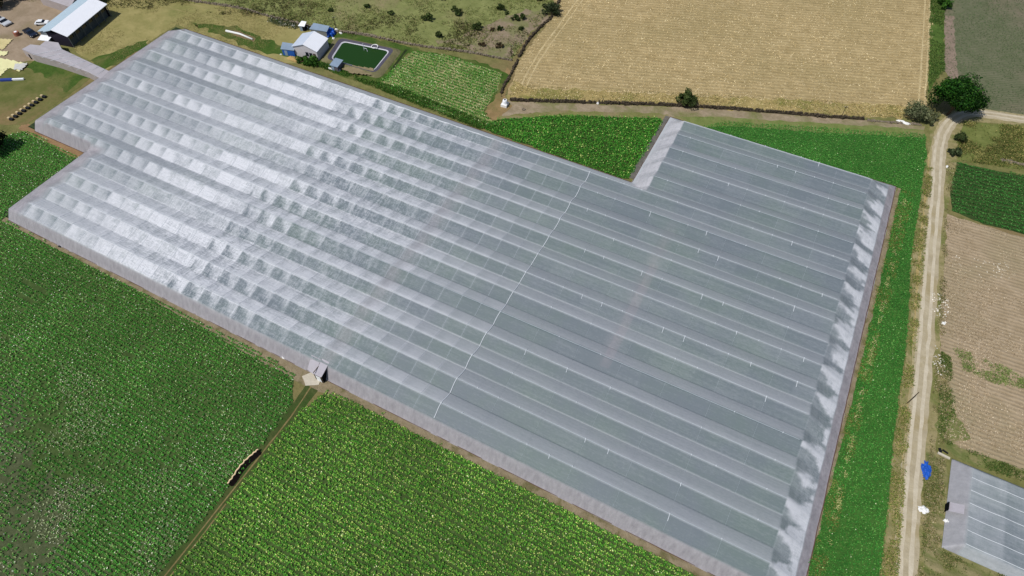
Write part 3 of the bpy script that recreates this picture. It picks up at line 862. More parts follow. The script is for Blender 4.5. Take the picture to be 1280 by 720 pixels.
LL = np.where(right & (XR - GX <= 2.3), .05, LL)
wb = 1.5 * (vnoise(GX * 0, GY, .12, 51, 2) - .5)
WH = np.maximum(WH, .42 * np.exp(-((GX + 71.6 + wb) / 1.7) ** 2) * (.3 + .9 * vnoise(GX, GY, .25, 52, 3)))
WH = np.maximum(WH, .34 * np.exp(-((GX + 15.5 + wb) / 1.6) ** 2) * (.2 + .9 * vnoise(GX, GY, .25, 53, 3)) * sst(GY, 70, 80) * sst(GY, 128, 112))
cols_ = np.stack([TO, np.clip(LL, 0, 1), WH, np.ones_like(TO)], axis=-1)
VV = np.stack([GX, GY, Z], axis=-1)
nx, ny = GX.shape
cx, cy = (GX[:-1, :-1] + GX[1:, 1:]) / 2, (GY[:-1, :-1] + GY[1:, 1:]) / 2
ins = (cx > XL0) & (cx < XR) & (cy > YN0 - .3) & (cy < YF1)
ins &= ~((cx < XL1) & (cy < YN1)) & ~((cx < XN) & (cy > YF0))
Bc = np.clip(bounds(cx, cy).min(axis=0), 0, 1)
Ac = bounds(cx, cy).argmin(axis=0)
kc = np.floor((cy - Y0) / S).astype(int)
part = np.where(Bc < .999, 100 + Ac, kc)
part = np.where((part == 105) & (XR - cx > 2.3), 107, part)
idx = np.arange(nx * ny).reshape(nx, ny)
quads = np.stack([idx[:-1, :-1], idx[1:, :-1], idx[1:, 1:], idx[:-1, 1:]], axis=-1)
def zr(x, y):
    return roof(np.atleast_1d(np.asarray(x, float)), np.atleast_1d(np.asarray(y, float)))[0]

gh = thing('net_house', -80, 90, 0, 'huge L-stepped greenhouse roofed in grey shade netting with painted white glare across the middle', 'greenhouse')
skirtlab = {100: 'lilac netting slope along the stepped left edge', 102: 'lilac netting slope on the far left edge', 103: 'lilac netting skirt facing the near crop',
            104: 'pale netting slope on the top edge', 105: 'flat purple netting skirt on the right edge', 107: 'white creased netting bays along the right edge',
            101: 'pale creased netting slope around the notch'}
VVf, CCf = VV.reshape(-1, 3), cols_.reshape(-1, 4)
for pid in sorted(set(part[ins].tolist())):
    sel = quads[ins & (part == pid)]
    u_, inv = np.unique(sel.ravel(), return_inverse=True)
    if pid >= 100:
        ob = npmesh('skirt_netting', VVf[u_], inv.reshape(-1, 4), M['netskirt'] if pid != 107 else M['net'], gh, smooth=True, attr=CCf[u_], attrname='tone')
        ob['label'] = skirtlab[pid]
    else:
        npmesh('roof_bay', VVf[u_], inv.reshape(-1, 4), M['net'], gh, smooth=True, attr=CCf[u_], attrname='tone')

for (x_, ya, yb) in ((XL0, YN1 + .6, YF0 - 2.0), (XL1, YN0 + .5, YN1)):
    yy_ = np.arange(ya, yb, .6)
    V_ = np.concatenate([np.stack([np.full(yy_.size, x_), yy_, zr(np.full(yy_.size, x_ + .01), yy_)], -1), np.stack([np.full(yy_.size, x_ - .3), yy_, np.zeros(yy_.size)], -1)])
    n_ = yy_.size
    F_ = np.array([(i, i + 1, n_ + i + 1, n_ + i) for i in range(n_ - 1)])
    npmesh('wall_netting', V_, F_, M['netskirt'], gh, attr=np.tile([.3, .05, .8, 1], (2 * n_, 1)), attrname='tone')

# cables along every ridge, across every post line, and the thick pale divider
for k in range(0, 18):
    y = Y0 + (k + .5) * S
    x0 = XL0 + 5.2 if y > YN1 + 2 else XL1 + 5.2
    if y > 131:
        x0 = XN + 5.5
    xr = np.arange(x0, 28.0, .85)
    zz = zr(xr, np.full(xr.size, y))
    MB().tube([(a, y, b_ + .035) for a, b_ in zip(xr, zz)], .055, 4).build('ridge_cable', M['cable2'], gh)
for j in range(-31, 14):
    x = XP + j * CW
    if x > 28 or x < XL0 + 5 or j == 0:
        continue
    if j > 0 and j % 2:
        continue
    y0 = YN0 + 2 if x > XL1 + 5.2 else YN1 + 2
    y1 = 129.2 if x < XN + 5.5 else 162.4
    yr = np.arange(y0, y1, S / 8)
    zz = zr(np.full(yr.size, x), yr)
    MB().tube([(x, a, b_ + .02) for a, b_ in zip(yr, zz)], .035 if j < 0 else .012, 4).build('cross_cable', M['cable2'], gh)
yr = np.arange(YN0 + 1.9, 131, S / 8)
zz = zr(np.full(yr.size, XP), yr)
MB().tube([(XP + .1 * math.sin(a), a, b_ + .08) for a, b_ in zip(yr, zz)], .09, 6).build('divider_cable', M['cable'], gh)
# caps of the posts that poke against the netting at the ridges of the right half
mb = MB()
for k in range(18):
    y = Y0 + (k + .5) * S
    for j in range(0, 14):
        x = XP + j * CW
        if x > 28.5 or (y > 131 and x < XN + 6) or h2(j, k, 9) < .55:
            continue
        z = float(zr(x, y)[0])
        mb.tube([(x, y, z - .1), (x, y, z + .22)], .16, 6, .08)
        ln = .5 + .9 * float(h2(j, k, 10))
        if h2(j, k, 11) > .72:
            mb.tube([(x, y - .05, z + .06), (x + .1, y - ln, float(zr(x + .1, y - ln)[0]) + .05)], .07, 4)
o = mb.build('post_cap', M['cable'], gh)
o['kind'] = 'stuff'
# dark hem pegged to the ground and posts of the outer edge
mb = MB()
outl = [(XL1, YN0), (XR, YN0), (XR, YF1), (XN, YF1), (XN, YF0), (XL0, YF0), (XL0, YN1), (XL1, YN1)]
for a, b_ in zip(outl, outl[1:] + outl[:1]):
    mb.tube([(p[0], p[1], .08) for p in densify([a, b_], 1.4, .12, closed=False)], .11, 5)
mb.build('ground_hem', paint('hem', lin(96, 74, 62), .9), gh)
ribbon('soil', [(XN - .9, YF0 + 1.5), (XN - .9, 150), (XN - .7, YF1)], 1.5, .045, field_mat('shade_strip', lin(104, 100, 94), lin(80, 80, 74), lin(120, 116, 108)), jit=.1)  # grey strip laid in for the shade along the net house
# entrance porch of the net house
pg = link(bpy.data.objects.new('entrance_porch', None), gh)
pg.location = Vector((-71.2, 44.2, 0)) - gh.location
canv = paint('porch_canvas', lin(172, 168, 176), .8, var=.15, scale=1.5)
MB().slab([(-72.2, 43.0, 2.5), (-70.2, 43.0, 2.5), (-70.2, 46.6, 3.9), (-72.2, 46.6, 3.9)], .08).build('porch_roof', canv, pg)
mb = MB()
mb.slab([(-75.0, 43.8, 1.3), (-72.4, 43.2, 1.5), (-72.4, 46.3, 3.9), (-75.0, 46.3, 3.9)], .06)
mb.build('side_awning', canv, pg)
MB().box((-70.25, 44.8, 1.25), (.1, 3.4, 2.4)).build('porch_wall', M['dark'], pg)  # right wall coloured near black to stand for its shade
mb = MB()
for q in ((-72.2, 43.1), (-70.25, 43.1), (-72.3, 46.4), (-70.2, 46.4)):
    mb.box((q[0], q[1], 1.3), (.14, .14, 2.6))
mb.box((-71.2, 43.05, 2.45), (2.1, .12, .14))
mb.box((-72.15, 44.8, 3.2), (.14, 3.6, .12), 0)
mb.add([(-72.2, 43.05, 2.4), (-70.2, 43.05, 2.4), (-72.3, 46.4, 2.4), (-72.2, 46.4, 2.4)], [(0, 1, 2, 3)]).build('porch_frame', M['wood'], pg)
MB().box((-71.2, 43.0, 1.2), (1.3, .06, 2.2)).build('door', M['white'], pg)
ramp = MB().prism(densify([(-75.6, 42.2), (-73.4, 40.6), (-70.9, 42.2), (-71.3, 43.3), (-74.4, 44.0)], .8, .12), .02, .14).build(
    'concrete_slab', M['concrete'])
tag(ramp, 'pale concrete slab at the entrance of the big net house', 'slab')

# ------------------------------------------------------------------ small net house, lower right
sx0, sx1, sy0, sy1 = 57.6, 104.0, 69.0, 89.2
xs2 = np.arange(sx0, sx1 + .01, .5); ys2 = np.arange(sy0, sy1 + .01, .25)
X2, Y2 = np.meshgrid(xs2, ys2, indexing='ij')
sp2 = 2.9
fr = (Y2 - sy0) / sp2; fr = fr - np.floor(fr)
cc = np.floor((X2 - sx0 - 3) / 6.0); uu = (X2 - sx0 - 3) / 6.0 - cc
Z2 = 2.6 + .12 * (1 - np.abs(2 * fr - 1)) - .15 * 4 * uu * (1 - uu)
b2 = np.clip(np.minimum.reduce([(X2 - sx0) / 2.8, (Y2 - sy0) / 1.2, (sy1 - Y2) / 2.0]), 0, 1)
Z2 = Z2 * b2
T2 = .20 + .12 * ((cc % 2) == 0) + .35 * (vnoise(X2, Y2, .2, 40, 3) - .5)
T2 = np.where(b2 < 1, .5, T2)
K2 = np.where((X2 - sx0) < 2.8, .55, 0.0)
C2 = np.stack([T2, np.full_like(T2, .12), K2, np.ones_like(T2)], -1).reshape(-1, 4)
V2 = np.stack([X2, Y2, Z2], -1).reshape(-1, 3)
n1, n2 = X2.shape
id2 = np.arange(n1 * n2).reshape(n1, n2)
q2 = np.stack([id2[:-1, :-1], id2[1:, :-1], id2[1:, 1:], id2[:-1, 1:]], -1)
sg = thing('small_net_house', 62, 79, 0, 'small pale blue net house at the lower right corner beyond the dirt road', 'greenhouse')
lowm = (X2[:-1, :-1] < sx0 + 2.7)
for nm, s_ in (('roof_netting', ~lowm), ('skirt_netting', lowm)):
    sel = q2[s_]
    u_, inv = np.unique(sel.ravel(), return_inverse=True)
    npmesh(nm, V2[u_], inv.reshape(-1, 4), M['net'], sg, smooth=True, attr=C2[u_], attrname='tone')
for k in range(6):
    y = sy0 + (k + .5) * sp2 + 0.0
    if y > sy1 - 1.5:
        break
    MB().tube([(x, y, 2.76 - .15 * 4 * (((x - sx0 - 3) / 6) % 1) * (1 - ((x - sx0 - 3) / 6) % 1) if x > sx0 + 3 else 2.76) for x in np.arange(sx0 + 2.8, sx1, .75)], .06, 4).build(
        'ridge_cable', M['cable'], sg)
dflap = MB().slab([(57.5, 76.4, 1.3), (59.6, 76.2, 2.8), (59.6, 78.2, 2.8), (57.5, 78.4, 1.3)], .05).build('door_flap', canv, sg)
MB().box((57.4, 77.4, .8), (.1, 1.7, 1.6)).build('doorway', M['dark'], sg)
sheet('greenhouse_soil', [(sx0, sy0), (sx1, sy0), (sx1, sy1), (sx0, sy1)], .03, gh_mat, jit=0, step=5)

# ------------------------------------------------------------------ net corridor between shed and net house
cor = thing('net_corridor', *at(90, 80), 0, 'lilac netting walkway joining the packing shed to the net house', 'walkway')
def Pz(pts, z):
    return [at(x, y, z) for x, y in pts]
ctop = Pz([(57, 51), (73, 53.5), (77, 61), (141, 91), (131, 101), (108, 89), (70, 76), (40, 68), (27, 61), (38, 55.5), (50, 57)], 2.8)
n = len(ctop)
vt = [(p[0], p[1], 2.8 + .12 * math.sin(i * 2.1)) for i, p in enumerate(ctop)]
fs = [tuple(t) for t in tessellate_polygon([[Vector((p[0], p[1], 0)) for p in ctop]])]
def flipup(vs, fs):
    return [f if (Vector(vs[f[1]]) - Vector(vs[f[0]])).cross(Vector(vs[f[2]]) - Vector(vs[f[0]])).z > 0 else f[::-1] for f in fs]
MB().add(vt, flipup(vt, fs)).build('roof_netting', paint('corridor_net', lin(172, 168, 174), .8, var=.18, scale=.4), cor)
wm = paint('corridor_wall_net', lin(172, 162, 160), .8, var=.2, scale=.5)
for i in range(n):
    a, b_ = vt[i], vt[(i + 1) % n]
    if i == 3:
        continue
    MB().add([(a[0], a[1], 0), (b_[0], b_[1], 0), (b_[0], b_[1], b_[2] - .02), (a[0], a[1], a[2] - .02)], [(0, 1, 2, 3)]).build('wall_netting', wm, cor)
a, b_ = Vector(vt[3]), Vector(vt[2])
for t in np.linspace(0.02, .98, 9):
    p = Vector(vt[3]).lerp(Vector(vt[2]), t); q = Vector(vt[4]).lerp(Vector(vt[7]), t)
    MB().tube([(p.x, p.y, 2.9), (q.x, q.y, 2.9)], .05, 4).build('hoop', M['cable'], cor)
dp = at(42, 74, 0)
MB().box((dp[0], dp[1], .9), (1.6, .4, 1.8), .3).build('door', M['dark'], cor)

# ------------------------------------------------------------------ packing shed
def unit(v):
    l = math.hypot(*v)
    return (v[0] / l, v[1] / l)
e0 = at(84, 46, 4.6); e1 = at(134, 5, 4.6)
ax = unit((e1[0] - e0[0], e1[1] - e0[1])); bx = (-ax[1], ax[0])     # bx points to the left side of the shed
Ls = math.hypot(e1[0] - e0[0], e1[1] - e0[1])
def SP(a, b_, z):
    return (e0[0] + ax[0] * a + bx[0] * b_, e0[1] + ax[1] * a + bx[1] * b_, z)
shed = thing('packing_shed', *SP(Ls / 2, 6, 0)[:2], 0, 'long white roofed packing shed with dark open side, top left', 'shed')
sang = math.atan2(ax[1], ax[0])
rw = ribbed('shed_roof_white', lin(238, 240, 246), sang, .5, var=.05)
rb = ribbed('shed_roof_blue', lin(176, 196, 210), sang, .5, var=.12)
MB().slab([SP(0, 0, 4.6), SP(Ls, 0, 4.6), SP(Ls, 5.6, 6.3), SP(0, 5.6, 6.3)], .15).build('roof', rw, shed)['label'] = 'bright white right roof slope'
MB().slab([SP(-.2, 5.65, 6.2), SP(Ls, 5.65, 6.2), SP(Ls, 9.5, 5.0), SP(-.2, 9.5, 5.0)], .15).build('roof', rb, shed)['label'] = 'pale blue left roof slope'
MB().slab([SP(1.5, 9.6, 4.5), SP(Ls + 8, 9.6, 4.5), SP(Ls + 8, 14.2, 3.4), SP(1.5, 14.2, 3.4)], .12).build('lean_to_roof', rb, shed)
mb = MB()
mb.prism([SP(.6, .9, 0)[:2], SP(.6, 9.3, 0)[:2], SP(.75, 9.3, 0)[:2], SP(.75, .9, 0)[:2]], 0, 4.6)
mb.prism([SP(Ls - .6, .9, 0)[:2], SP(Ls - .6, 9.3, 0)[:2], SP(Ls - .4, 9.3, 0)[:2], SP(Ls - .4, .9, 0)[:2]], 0, 4.6)
mb.prism([SP(.8, 9.2, 0)[:2], SP(Ls - .8, 9.2, 0)[:2], SP(Ls - .8, 9.35, 0)[:2], SP(.8, 9.35, 0)[:2]], 0, 4.7)
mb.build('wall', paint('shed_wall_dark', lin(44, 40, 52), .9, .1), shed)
MB().prism([SP(.8, 1.4, 0)[:2], SP(Ls - .8, 1.4, 0)[:2], SP(Ls - .8, 1.55, 0)[:2], SP(.8, 1.55, 0)[:2]], 0, 4.4).build(
    'side_wall', paint('shed_side', lin(84, 92, 96), .9, .1, var=.4), shed)
for i in range(7):
    p = SP(.5 + (Ls - 1) * i / 6, .35, 0)
    MB().box((p[0], p[1], 2.3), (.2, .2, 4.5), sang).build('post', paint('shed_post', lin(92, 98, 102), .7) if i == 0 else bpy.data.materials['shed_post'], shed)
for i in range(6):
    p = SP(.5 + (Ls - 1) * (i + .5) / 6, 1.3, 0)
    MB().box((p[0], p[1], 3.0), (2.4, .1, 1.0), sang).build('window', M['glass'], shed)
mb = MB()
mb.prism([SP(2, 13.6, 0)[:2], SP(Ls + 7, 13.6, 0)[:2], SP(Ls + 7, 13.8, 0)[:2], SP(2, 13.8, 0)[:2]], 0, 3.2)
mb.prism([SP(2, 9.7, 0)[:2], SP(2, 13.5, 0)[:2], SP(2.2, 13.5, 0)[:2], SP(2.2, 9.7, 0)[:2]], 0, 3.2)
mb.build('lean_to_wall', paint('lean_wall', lin(150, 160, 168), .9, .1), shed)
p = SP(-1.4, 10.5, 0)
o = MB().slab([SP(-1.5, 7.8, 2.6), SP(1.2, 8.2, 2.8), SP(1.2, 13, 2.5), SP(-1.5, 12.4, 2.3)], .1).build('porch_roof', M['white'], shed)
# net roof in front of it, top edge
ng = thing('net_canopy', *at(70, 4), 0, 'pale netting canopy left of the packing shed at the top edge', 'canopy')
q = Pz([(48, -4), (88, 9), (96, -6), (60, -16)], 3.2)
MB().add([(q[i][0], q[i][1], 3.2) for i in range(4)], [(0, 1, 2, 3)]).build('roof_netting', paint('canopy_net', lin(178, 172, 176), .8), ng)
for i in range(4):
    a, b_ = q[i], q[(i + 1) % 4]
    MB().add([(a[0], a[1], 0), (b_[0], b_[1], 0), (b_[0], b_[1], 3.18), (a[0], a[1], 3.18)], [(0, 1, 2, 3)]).build('wall_netting', wm, ng)

# ------------------------------------------------------------------ vehicles
def make_car(name, x, y, rz, Lc, W, mat, label, cat, kind='car'):
    t = thing(name, x, y, 0, label, cat)
    c, s = math.cos(rz), math.sin(rz)
    def prof(pr, hw, mat_, nm, taper=.0, par=t):
        vs = []
        for sgn in (-1, 1):
            for (px_, pz_) in pr:
                yy = sgn * (hw - taper * max(0, pz_ - .8))
                vs.append((x + px_ * c - yy * s, y + px_ * s + yy * c, pz_))
        n_ = len(pr)
        fs_ = [tuple(range(n_)), tuple(range(2 * n_ - 1, n_ - 1, -1))] + [((i + 1) % n_, i, i + n_, (i + 1) % n_ + n_) for i in range(n_)]
        return MB().add(vs, fs_).build(nm, mat_, par, bevel=.06)
    h = Lc / 2
    if kind == 'pickup':
        prof([(-h, .4), (h, .4), (h, .8), (h - .3, .98), (.55 * h, 1.05), (-h, 1.0)], W / 2, mat, 'body')
        prof([(-.12 * h, 1.04), (.5 * h, 1.04), (.32 * h, 1.62), (-.08 * h, 1.66)], W / 2 - .08, M['glass'], 'windows', .25)
        prof([(-.07 * h, 1.655), (.31 * h, 1.625), (.29 * h, 1.72), (-.05 * h, 1.74)], W / 2 - .25, mat, 'cab_roof')
        prof([(-.95 * h, 1.02), (-.18 * h, 1.02), (-.18 * h, 1.06), (-.95 * h, 1.06)], W / 2 - .15, M['black'], 'cargo_bed')
    else:
        prof([(-h, .4), (h, .4), (h, .78), (h - .25, .92), (.5 * h, 1.0), (-.9 * h, 1.02), (-h, .9)], W / 2, mat, 'body')
        prof([(-.78 * h, 1.0), (.46 * h, 1.0), (.2 * h, 1.42), (-.55 * h, 1.44)], W / 2 - .06, M['glass'], 'windows', .3)
        prof([(-.55 * h, 1.435), (.2 * h, 1.415), (.17 * h, 1.5), (-.5 * h, 1.52)], W / 2 - .24, mat, 'roof_panel')
    for sx_ in (-.62, .62):
        for sy_ in (-1, 1):
            wx, wy = sx_ * h, sy_ * (W / 2 - .1)
            a_ = (x + wx * c - wy * s, y + wx * s + wy * c, .34)
            b__ = (x + wx * c - (wy + sy_ * .14) * s, y + wx * s + (wy + sy_ * .14) * c, .34)
            w_ = MB().tube([a_, b__], .34, 14).build('wheel', M['black'], t)
    for sy_ in (-.6, .6):
        yy = sy_ * W / 2
        MB().box((x + (h + .02) * c - yy * s, y + (h + .02) * s + yy * c, .72), (.06, .34, .18), rz).build('headlight', M['cable'], t)
    return t
pa, pb = at(33, 38.5), at(45, 47)
cx_, cy_ = (pa[0] + pb[0]) / 2, (pa[1] + pb[1]) / 2
make_car('pickup_truck', cx_, cy_, math.atan2(pb[1] - pa[1], pb[0] - pa[0]), 6.4, 2.5, paint('navy_paint', lin(26, 34, 52), .25, .5, var=.05),
         'dark navy pickup truck parked on the dirt yard by the shed', 'truck', 'pickup')
pa, pb = at(49, 30.5), at(58.5, 30)
make_car('parked_car', (pa[0] + pb[0]) / 2, (pa[1] + pb[1]) / 2, math.atan2(pb[1] - pa[1], pb[0] - pa[0]), 4.6, 2.1, paint('white_paint', lin(236, 238, 240), .25, .5, var=.03),
         'white car parked tight against the shed lean-to', 'car')
pa, pb = at(-4, 24), at(13, 33)
make_car('farm_truck', (pa[0] + pb[0]) / 2, (pa[1] + pb[1]) / 2, math.atan2(pb[1] - pa[1], pb[0] - pa[0]), 7.4, 2.8, paint('silver_paint', lin(190, 194, 200), .3, .5, var=.1),
         'black and silver truck at the far left edge of the yard', 'truck', 'pickup')

# small goods in the yard
def heap(name, px, py, sx_, sy_, sz_, mat, label, cat, seed=1, rough=.3, rz=0, nblob=3):
    x, y = at(px, py)
    mb_ = MB()
    r = random.Random(seed)
    for k in range(nblob):
        a_ = r.uniform(0, 6.28)
        mb_.blob((x + math.cos(a_) * sx_ * .35, y + math.sin(a_) * sy_ * .35, sz_ * .25), (sx_ * r.uniform(.5, .75), sy_ * r.uniform(.5, .75), sz_ * r.uniform(.5, .9)), seed + k, rough, 14, 8)
    return tag(mb_.build(name, mat, smooth=False), label, cat)
redm = paint('rust_drum', lin(160, 104, 84), .7)
for i, (px, py, r_, h_, lab) in enumerate(((22, 44, 1.0, 1.3, 'larger rust pink water drum left of the navy pickup truck'),)):
    x, y = at(px, py)
    t = thing('water_drum', x, y, 0, lab, 'drum')
    MB().tube([(x, y, 0), (x, y, h_ * .3), (x, y, h_ * .34), (x, y, h_ * .9), (x, y, h_)], r_, 18, r_ * .95).build('body', redm, t)
    MB().tube([(x, y, h_), (x, y, h_ + .12)], r_ * .5, 14).build('lid', M['white'], t)

def draped(name, poly, z, mat, label, cat, amp=.25, seed=0):
    xs_ = [p[0] for p in poly]; ys_ = [p[1] for p in poly]
    st = .5
    X, Y = np.meshgrid(np.arange(min(xs_), max(xs_) + st, st), np.arange(min(ys_), max(ys_) + st, st), indexing='ij')
    Zz = z + amp * vnoise(X, Y, .45, seed, 3)
    n1_, n2_ = X.shape
    id_ = np.arange(n1_ * n2_).reshape(n1_, n2_)
    q_ = np.stack([id_[:-1, :-1], id_[1:, :-1], id_[1:, 1:], id_[:-1, 1:]], -1)
    k_ = inside(poly, X[:-1, :-1] + st / 2, Y[:-1, :-1] + st / 2)
    sel_ = q_[k_]
    u__, inv_ = np.unique(sel_.ravel(), return_inverse=True)
    V_ = np.stack([X, Y, Zz], -1).reshape(-1, 3)[u__]
    ob_ = npmesh(name, V_, inv_.reshape(-1, 4), mat, smooth=True)
    return tag(ob_, label, cat)
ym = paint('yellow_tarp', lin(226, 222, 168), .7, var=.15, scale=.3)
draped('tarp', P([(-12, 72), (0, 73), (34, 80), (25, 90), (12, 86), (-12, 92)]), .1, ym, 'large pale yellow tarp spread on grass below the net corridor', 'tarp', seed=1)
draped('tarp', P([(-12, 84), (9, 87), (0, 96), (-12, 100)]), .05, ym, 'lower small piece of pale yellow tarp at the left edge', 'tarp', seed=2)
draped('tarp', P([(-12, 48), (16, 50), (5, 62), (-12, 63)]), .1, paint('straw_tarp', lin(206, 192, 140), .8, var=.3, scale=.3), 'upper straw coloured tarp at the left edge of the yard', 'tarp', seed=3)
draped('tarp', P([(-12, 64), (10, 65), (8, 70), (-12, 70)]), .1, ym, 'narrow pale tarp strip between the two larger tarps', 'tarp', seed=4)
draped('tarp', P([(20, 81), (36, 80), (28, 89), (18, 88)]), .38, paint('grey_tarp', lin(200, 200, 196), .7), 'pale grey tarp piece on the corner of the yellow tarp', 'tarp', seed=5)
def sheetpile(px, py, L_, W_, rz, m1, m2, label):
    x, y = at(px, py)
    t = thing('sheet_pile', x, y, 0, label, 'pile')
    c, s = math.cos(rz), math.sin(rz)
    MB().box((x - c * L_ / 4, y - s * L_ / 4, .35), (L_ / 2, W_, .55), rz).build('blue_bundle', m1, t)
    MB().box((x + c * L_ / 4, y + s * L_ / 4, .35), (L_ / 2 - .05, W_ * .6, .5), rz).build('white_bundle', m2, t)
ra = math.atan2(at(27, 100)[1] - at(5, 101)[1], at(27, 100)[0] - at(5, 101)[0])
sheetpile(16, 100.5, 7.5, 1.0, ra, paint('blue_bundle', lin(48, 70, 150), .5), M['white'], 'long blue and white bundle lying on the lawn below the yellow tarp')
ords = ['first', 'second', 'third', 'fourth', 'fifth', 'sixth', 'seventh', 'eighth', 'ninth']
boxm = paint('pale_box', lin(196, 176, 138), .8)
for i in range(9):
    px, py = 53 - 41 * i / 8, 121 + 28 * i / 8
    x, y = at(px, py)
    t = thing('storage_box', x, y, 0, '%s small pale box from the upper end of the row on the left lawn' % ords[i], 'box', 'small pale boxes in a row on the left lawn')
    MB().box((x, y, .32), (.75, .65, .6), .2 + .1 * math.sin(i)).build('body', boxm, t, bevel=.04)
    MB().box((x, y, .65), (.8, .7, .06), .2 + .1 * math.sin(i)).build('lid', boxm, t)
    MB().box((x + 1.05, y + .1, .3), (1.1, .9, .55), .3).build('shadow_block', M['black'], t)  # black block put in for the dark shadow beside each box
pa, pb = at(283, 39.5), at(316, 50)
lg = MB().tube([(pa[0], pa[1], .3), ((pa[0] + pb[0]) / 2, (pa[1] + pb[1]) / 2 + .5, .4), (pb[0], pb[1], .3)], .42, 8, .3).build('white_roll', M['trash'], smooth=True)
tag(lg, 'long white roll of plastic lying on bare soil near the top edge of the netting', 'roll')
sheet('bare_soil', P([(283, 38), (300, 38), (320, 48), (318, 52), (296, 46)]), .04, field_mat('roll_soil', lin(128, 110, 84), lin(100, 88, 62), lin(140, 124, 98)), jit=.8)

# ------------------------------------------------------------------ farm houses by the pond
def gabled(name, c4, zE, zR, roofm, roofm2, wallm, label, cat, over=.45, gable=None, windows=()):
    """c4: near-left, near-right, far-right, far-left eave corners (ground-plan)"""
    nl, nr, fr_, fl = [Vector(c) for c in c4]
    t = thing(name, *((nl + nr + fr_ + fl) / 4), 0, label, cat)
    rn, rf = (nl + nr) / 2, (fl + fr_) / 2
    a3 = lambda v, z: (v.x, v.y, z)
    MB().slab([a3(rn, zR), a3(nr, zE), a3(fr_, zE), a3(rf, zR)], .14).build('roof', roofm, t)
    MB().slab([a3(nl, zE - .02), a3(rn, zR - .02), a3(rf, zR - .02), a3(fl, zE - .02)], .14).build('roof', roofm2, t)
    cen = (nl + nr + fr_ + fl) / 4
    ins_ = [c + (cen - c).normalized() * over for c in (nl, nr, fr_, fl)]
    mb_ = MB()
    mb_.prism([(c.x, c.y) for c in ins_], 0, zE - .2)
    m1_, m2_ = (ins_[0] + ins_[1]) / 2, (ins_[2] + ins_[3]) / 2
    mb_.add([a3(ins_[0], zE - .2), a3(ins_[1], zE - .2), a3(m1_, zR - .28)], [(0, 1, 2)])
    mb_.add([a3(ins_[2], zE - .2), a3(ins_[3], zE - .2), a3(m2_, zR - .28)], [(0, 1, 2)])
    mb_.build('wall', wallm, t)
    d = (ins_[1] - ins_[0]).normalized(); nrm = Vector((d.y, -d.x))
    L_ = (ins_[1] - ins_[0]).length
    for (f0, f1, z0, z1, nm, mm) in windows:
        a_ = ins_[0] + d * L_ * f0 + nrm * .04; b__ = ins_[0] + d * L_ * f1 + nrm * .04
        cpt = (a_ + b__) / 2
        MB().box((cpt.x, cpt.y, (z0 + z1) / 2), ((b__ - a_).length, .1, z1 - z0), math.atan2(d.y, d.x)).build(nm, mm, t)
    return t
hw = paint('house_wall', lin(196, 192, 194), .85, var=.15)
hr = ribbed('house_roof', lin(236, 238, 244), 0, .5, var=.05)
hr2 = ribbed('house_roof_left', lin(190, 200, 216), 0, .5, var=.08)
ha, hb, hc, hd = at(364, 58, 3.6), at(396, 65, 3.6), at(410.5, 48, 3.6), at(378, 41.5, 3.6)
gabled('farm_house', [ha, hb, hc, hd], 3.6, 5.4, hr, hr2, hw, 'white gable roofed farm house between the pond and the blue shed', 'house',
       windows=((.5, .62, 1.0, 2.4, 'window', M['glass']), (.66, .78, 1.0, 2.4, 'window', M['glass']), (.82, .93, .1, 2.4, 'door', M['wood'])))
def leanbox(name, px4, z, wallm, roofm, label, cat, fallz=.5, endm=None):
    c = [Vector(at(x, y, z)) for x, y in px4]
    t = thing(name, *(sum(c, Vector((0, 0))) / 4), 0, label, cat)
    zs = [z - fallz, z - fallz, z, z]
    MB().slab([(c[i].x, c[i].y, zs[i]) for i in range(4)], .12).build('roof', roofm, t)
    cen = sum(c, Vector((0, 0))) / 4
    ins_ = [v + (cen - v).normalized() * .35 for v in c]
    MB().prism([(v.x, v.y) for v in ins_], 0, [q_ - .16 for q_ in zs], top=False).build('wall', wallm, t)
    if endm:
        a_, b__ = ins_[1], ins_[2]
        d = (b__ - a_).normalized(); nn = Vector((d.y, -d.x)); cp = (a_ + b__) / 2 + nn * .05
        MB().box((cp.x, cp.y, z / 2 - .3), ((b__ - a_).length, .08, z - .7), math.atan2(d.y, d.x)).build('end_panel', endm, t)
    a_, b__ = ins_[0], ins_[1]
    d = (b__ - a_).normalized(); nn = Vector((d.y, -d.x)); cp = a_.lerp(b__, .3) + nn * .05
    MB().box((cp.x, cp.y, 1.0), (1.0, .08, 1.9), math.atan2(d.y, d.x)).build('door', M['bluegrey'], t)
    return t
leanbox('blue_shed', [(350, 59.5), (367, 61.5), (370, 55), (353, 52.5)], 3.0, M['bluewall'], M['bluegrey'], 'low blue walled shed against the left side of the farm house', 'shed')
leanbox('grey_shed', [(386, 34.5), (408, 38), (412, 32.5), (392, 28.5)], 3.0, paint('grey_block', lin(130, 132, 130), .9), M['bluegrey'],
        'grey roofed shed with a blue end wall beside the stone wall', 'shed', endm=M['bluewall'])
leanbox('white_hut', [(372, 30.5), (380, 31.5), (383, 27), (377, 26)], 2.6, M['dark'], M['white'], 'tiny white roofed hut left of the grey roofed shed', 'hut')
heap('tarp_heap', 413.5, 43, 2.1, 2.0, 1.5, M['blue'], 'crumpled bright blue tarp heap at the right end of the grey roofed shed', 'tarp', 3, .5, nblob=4)
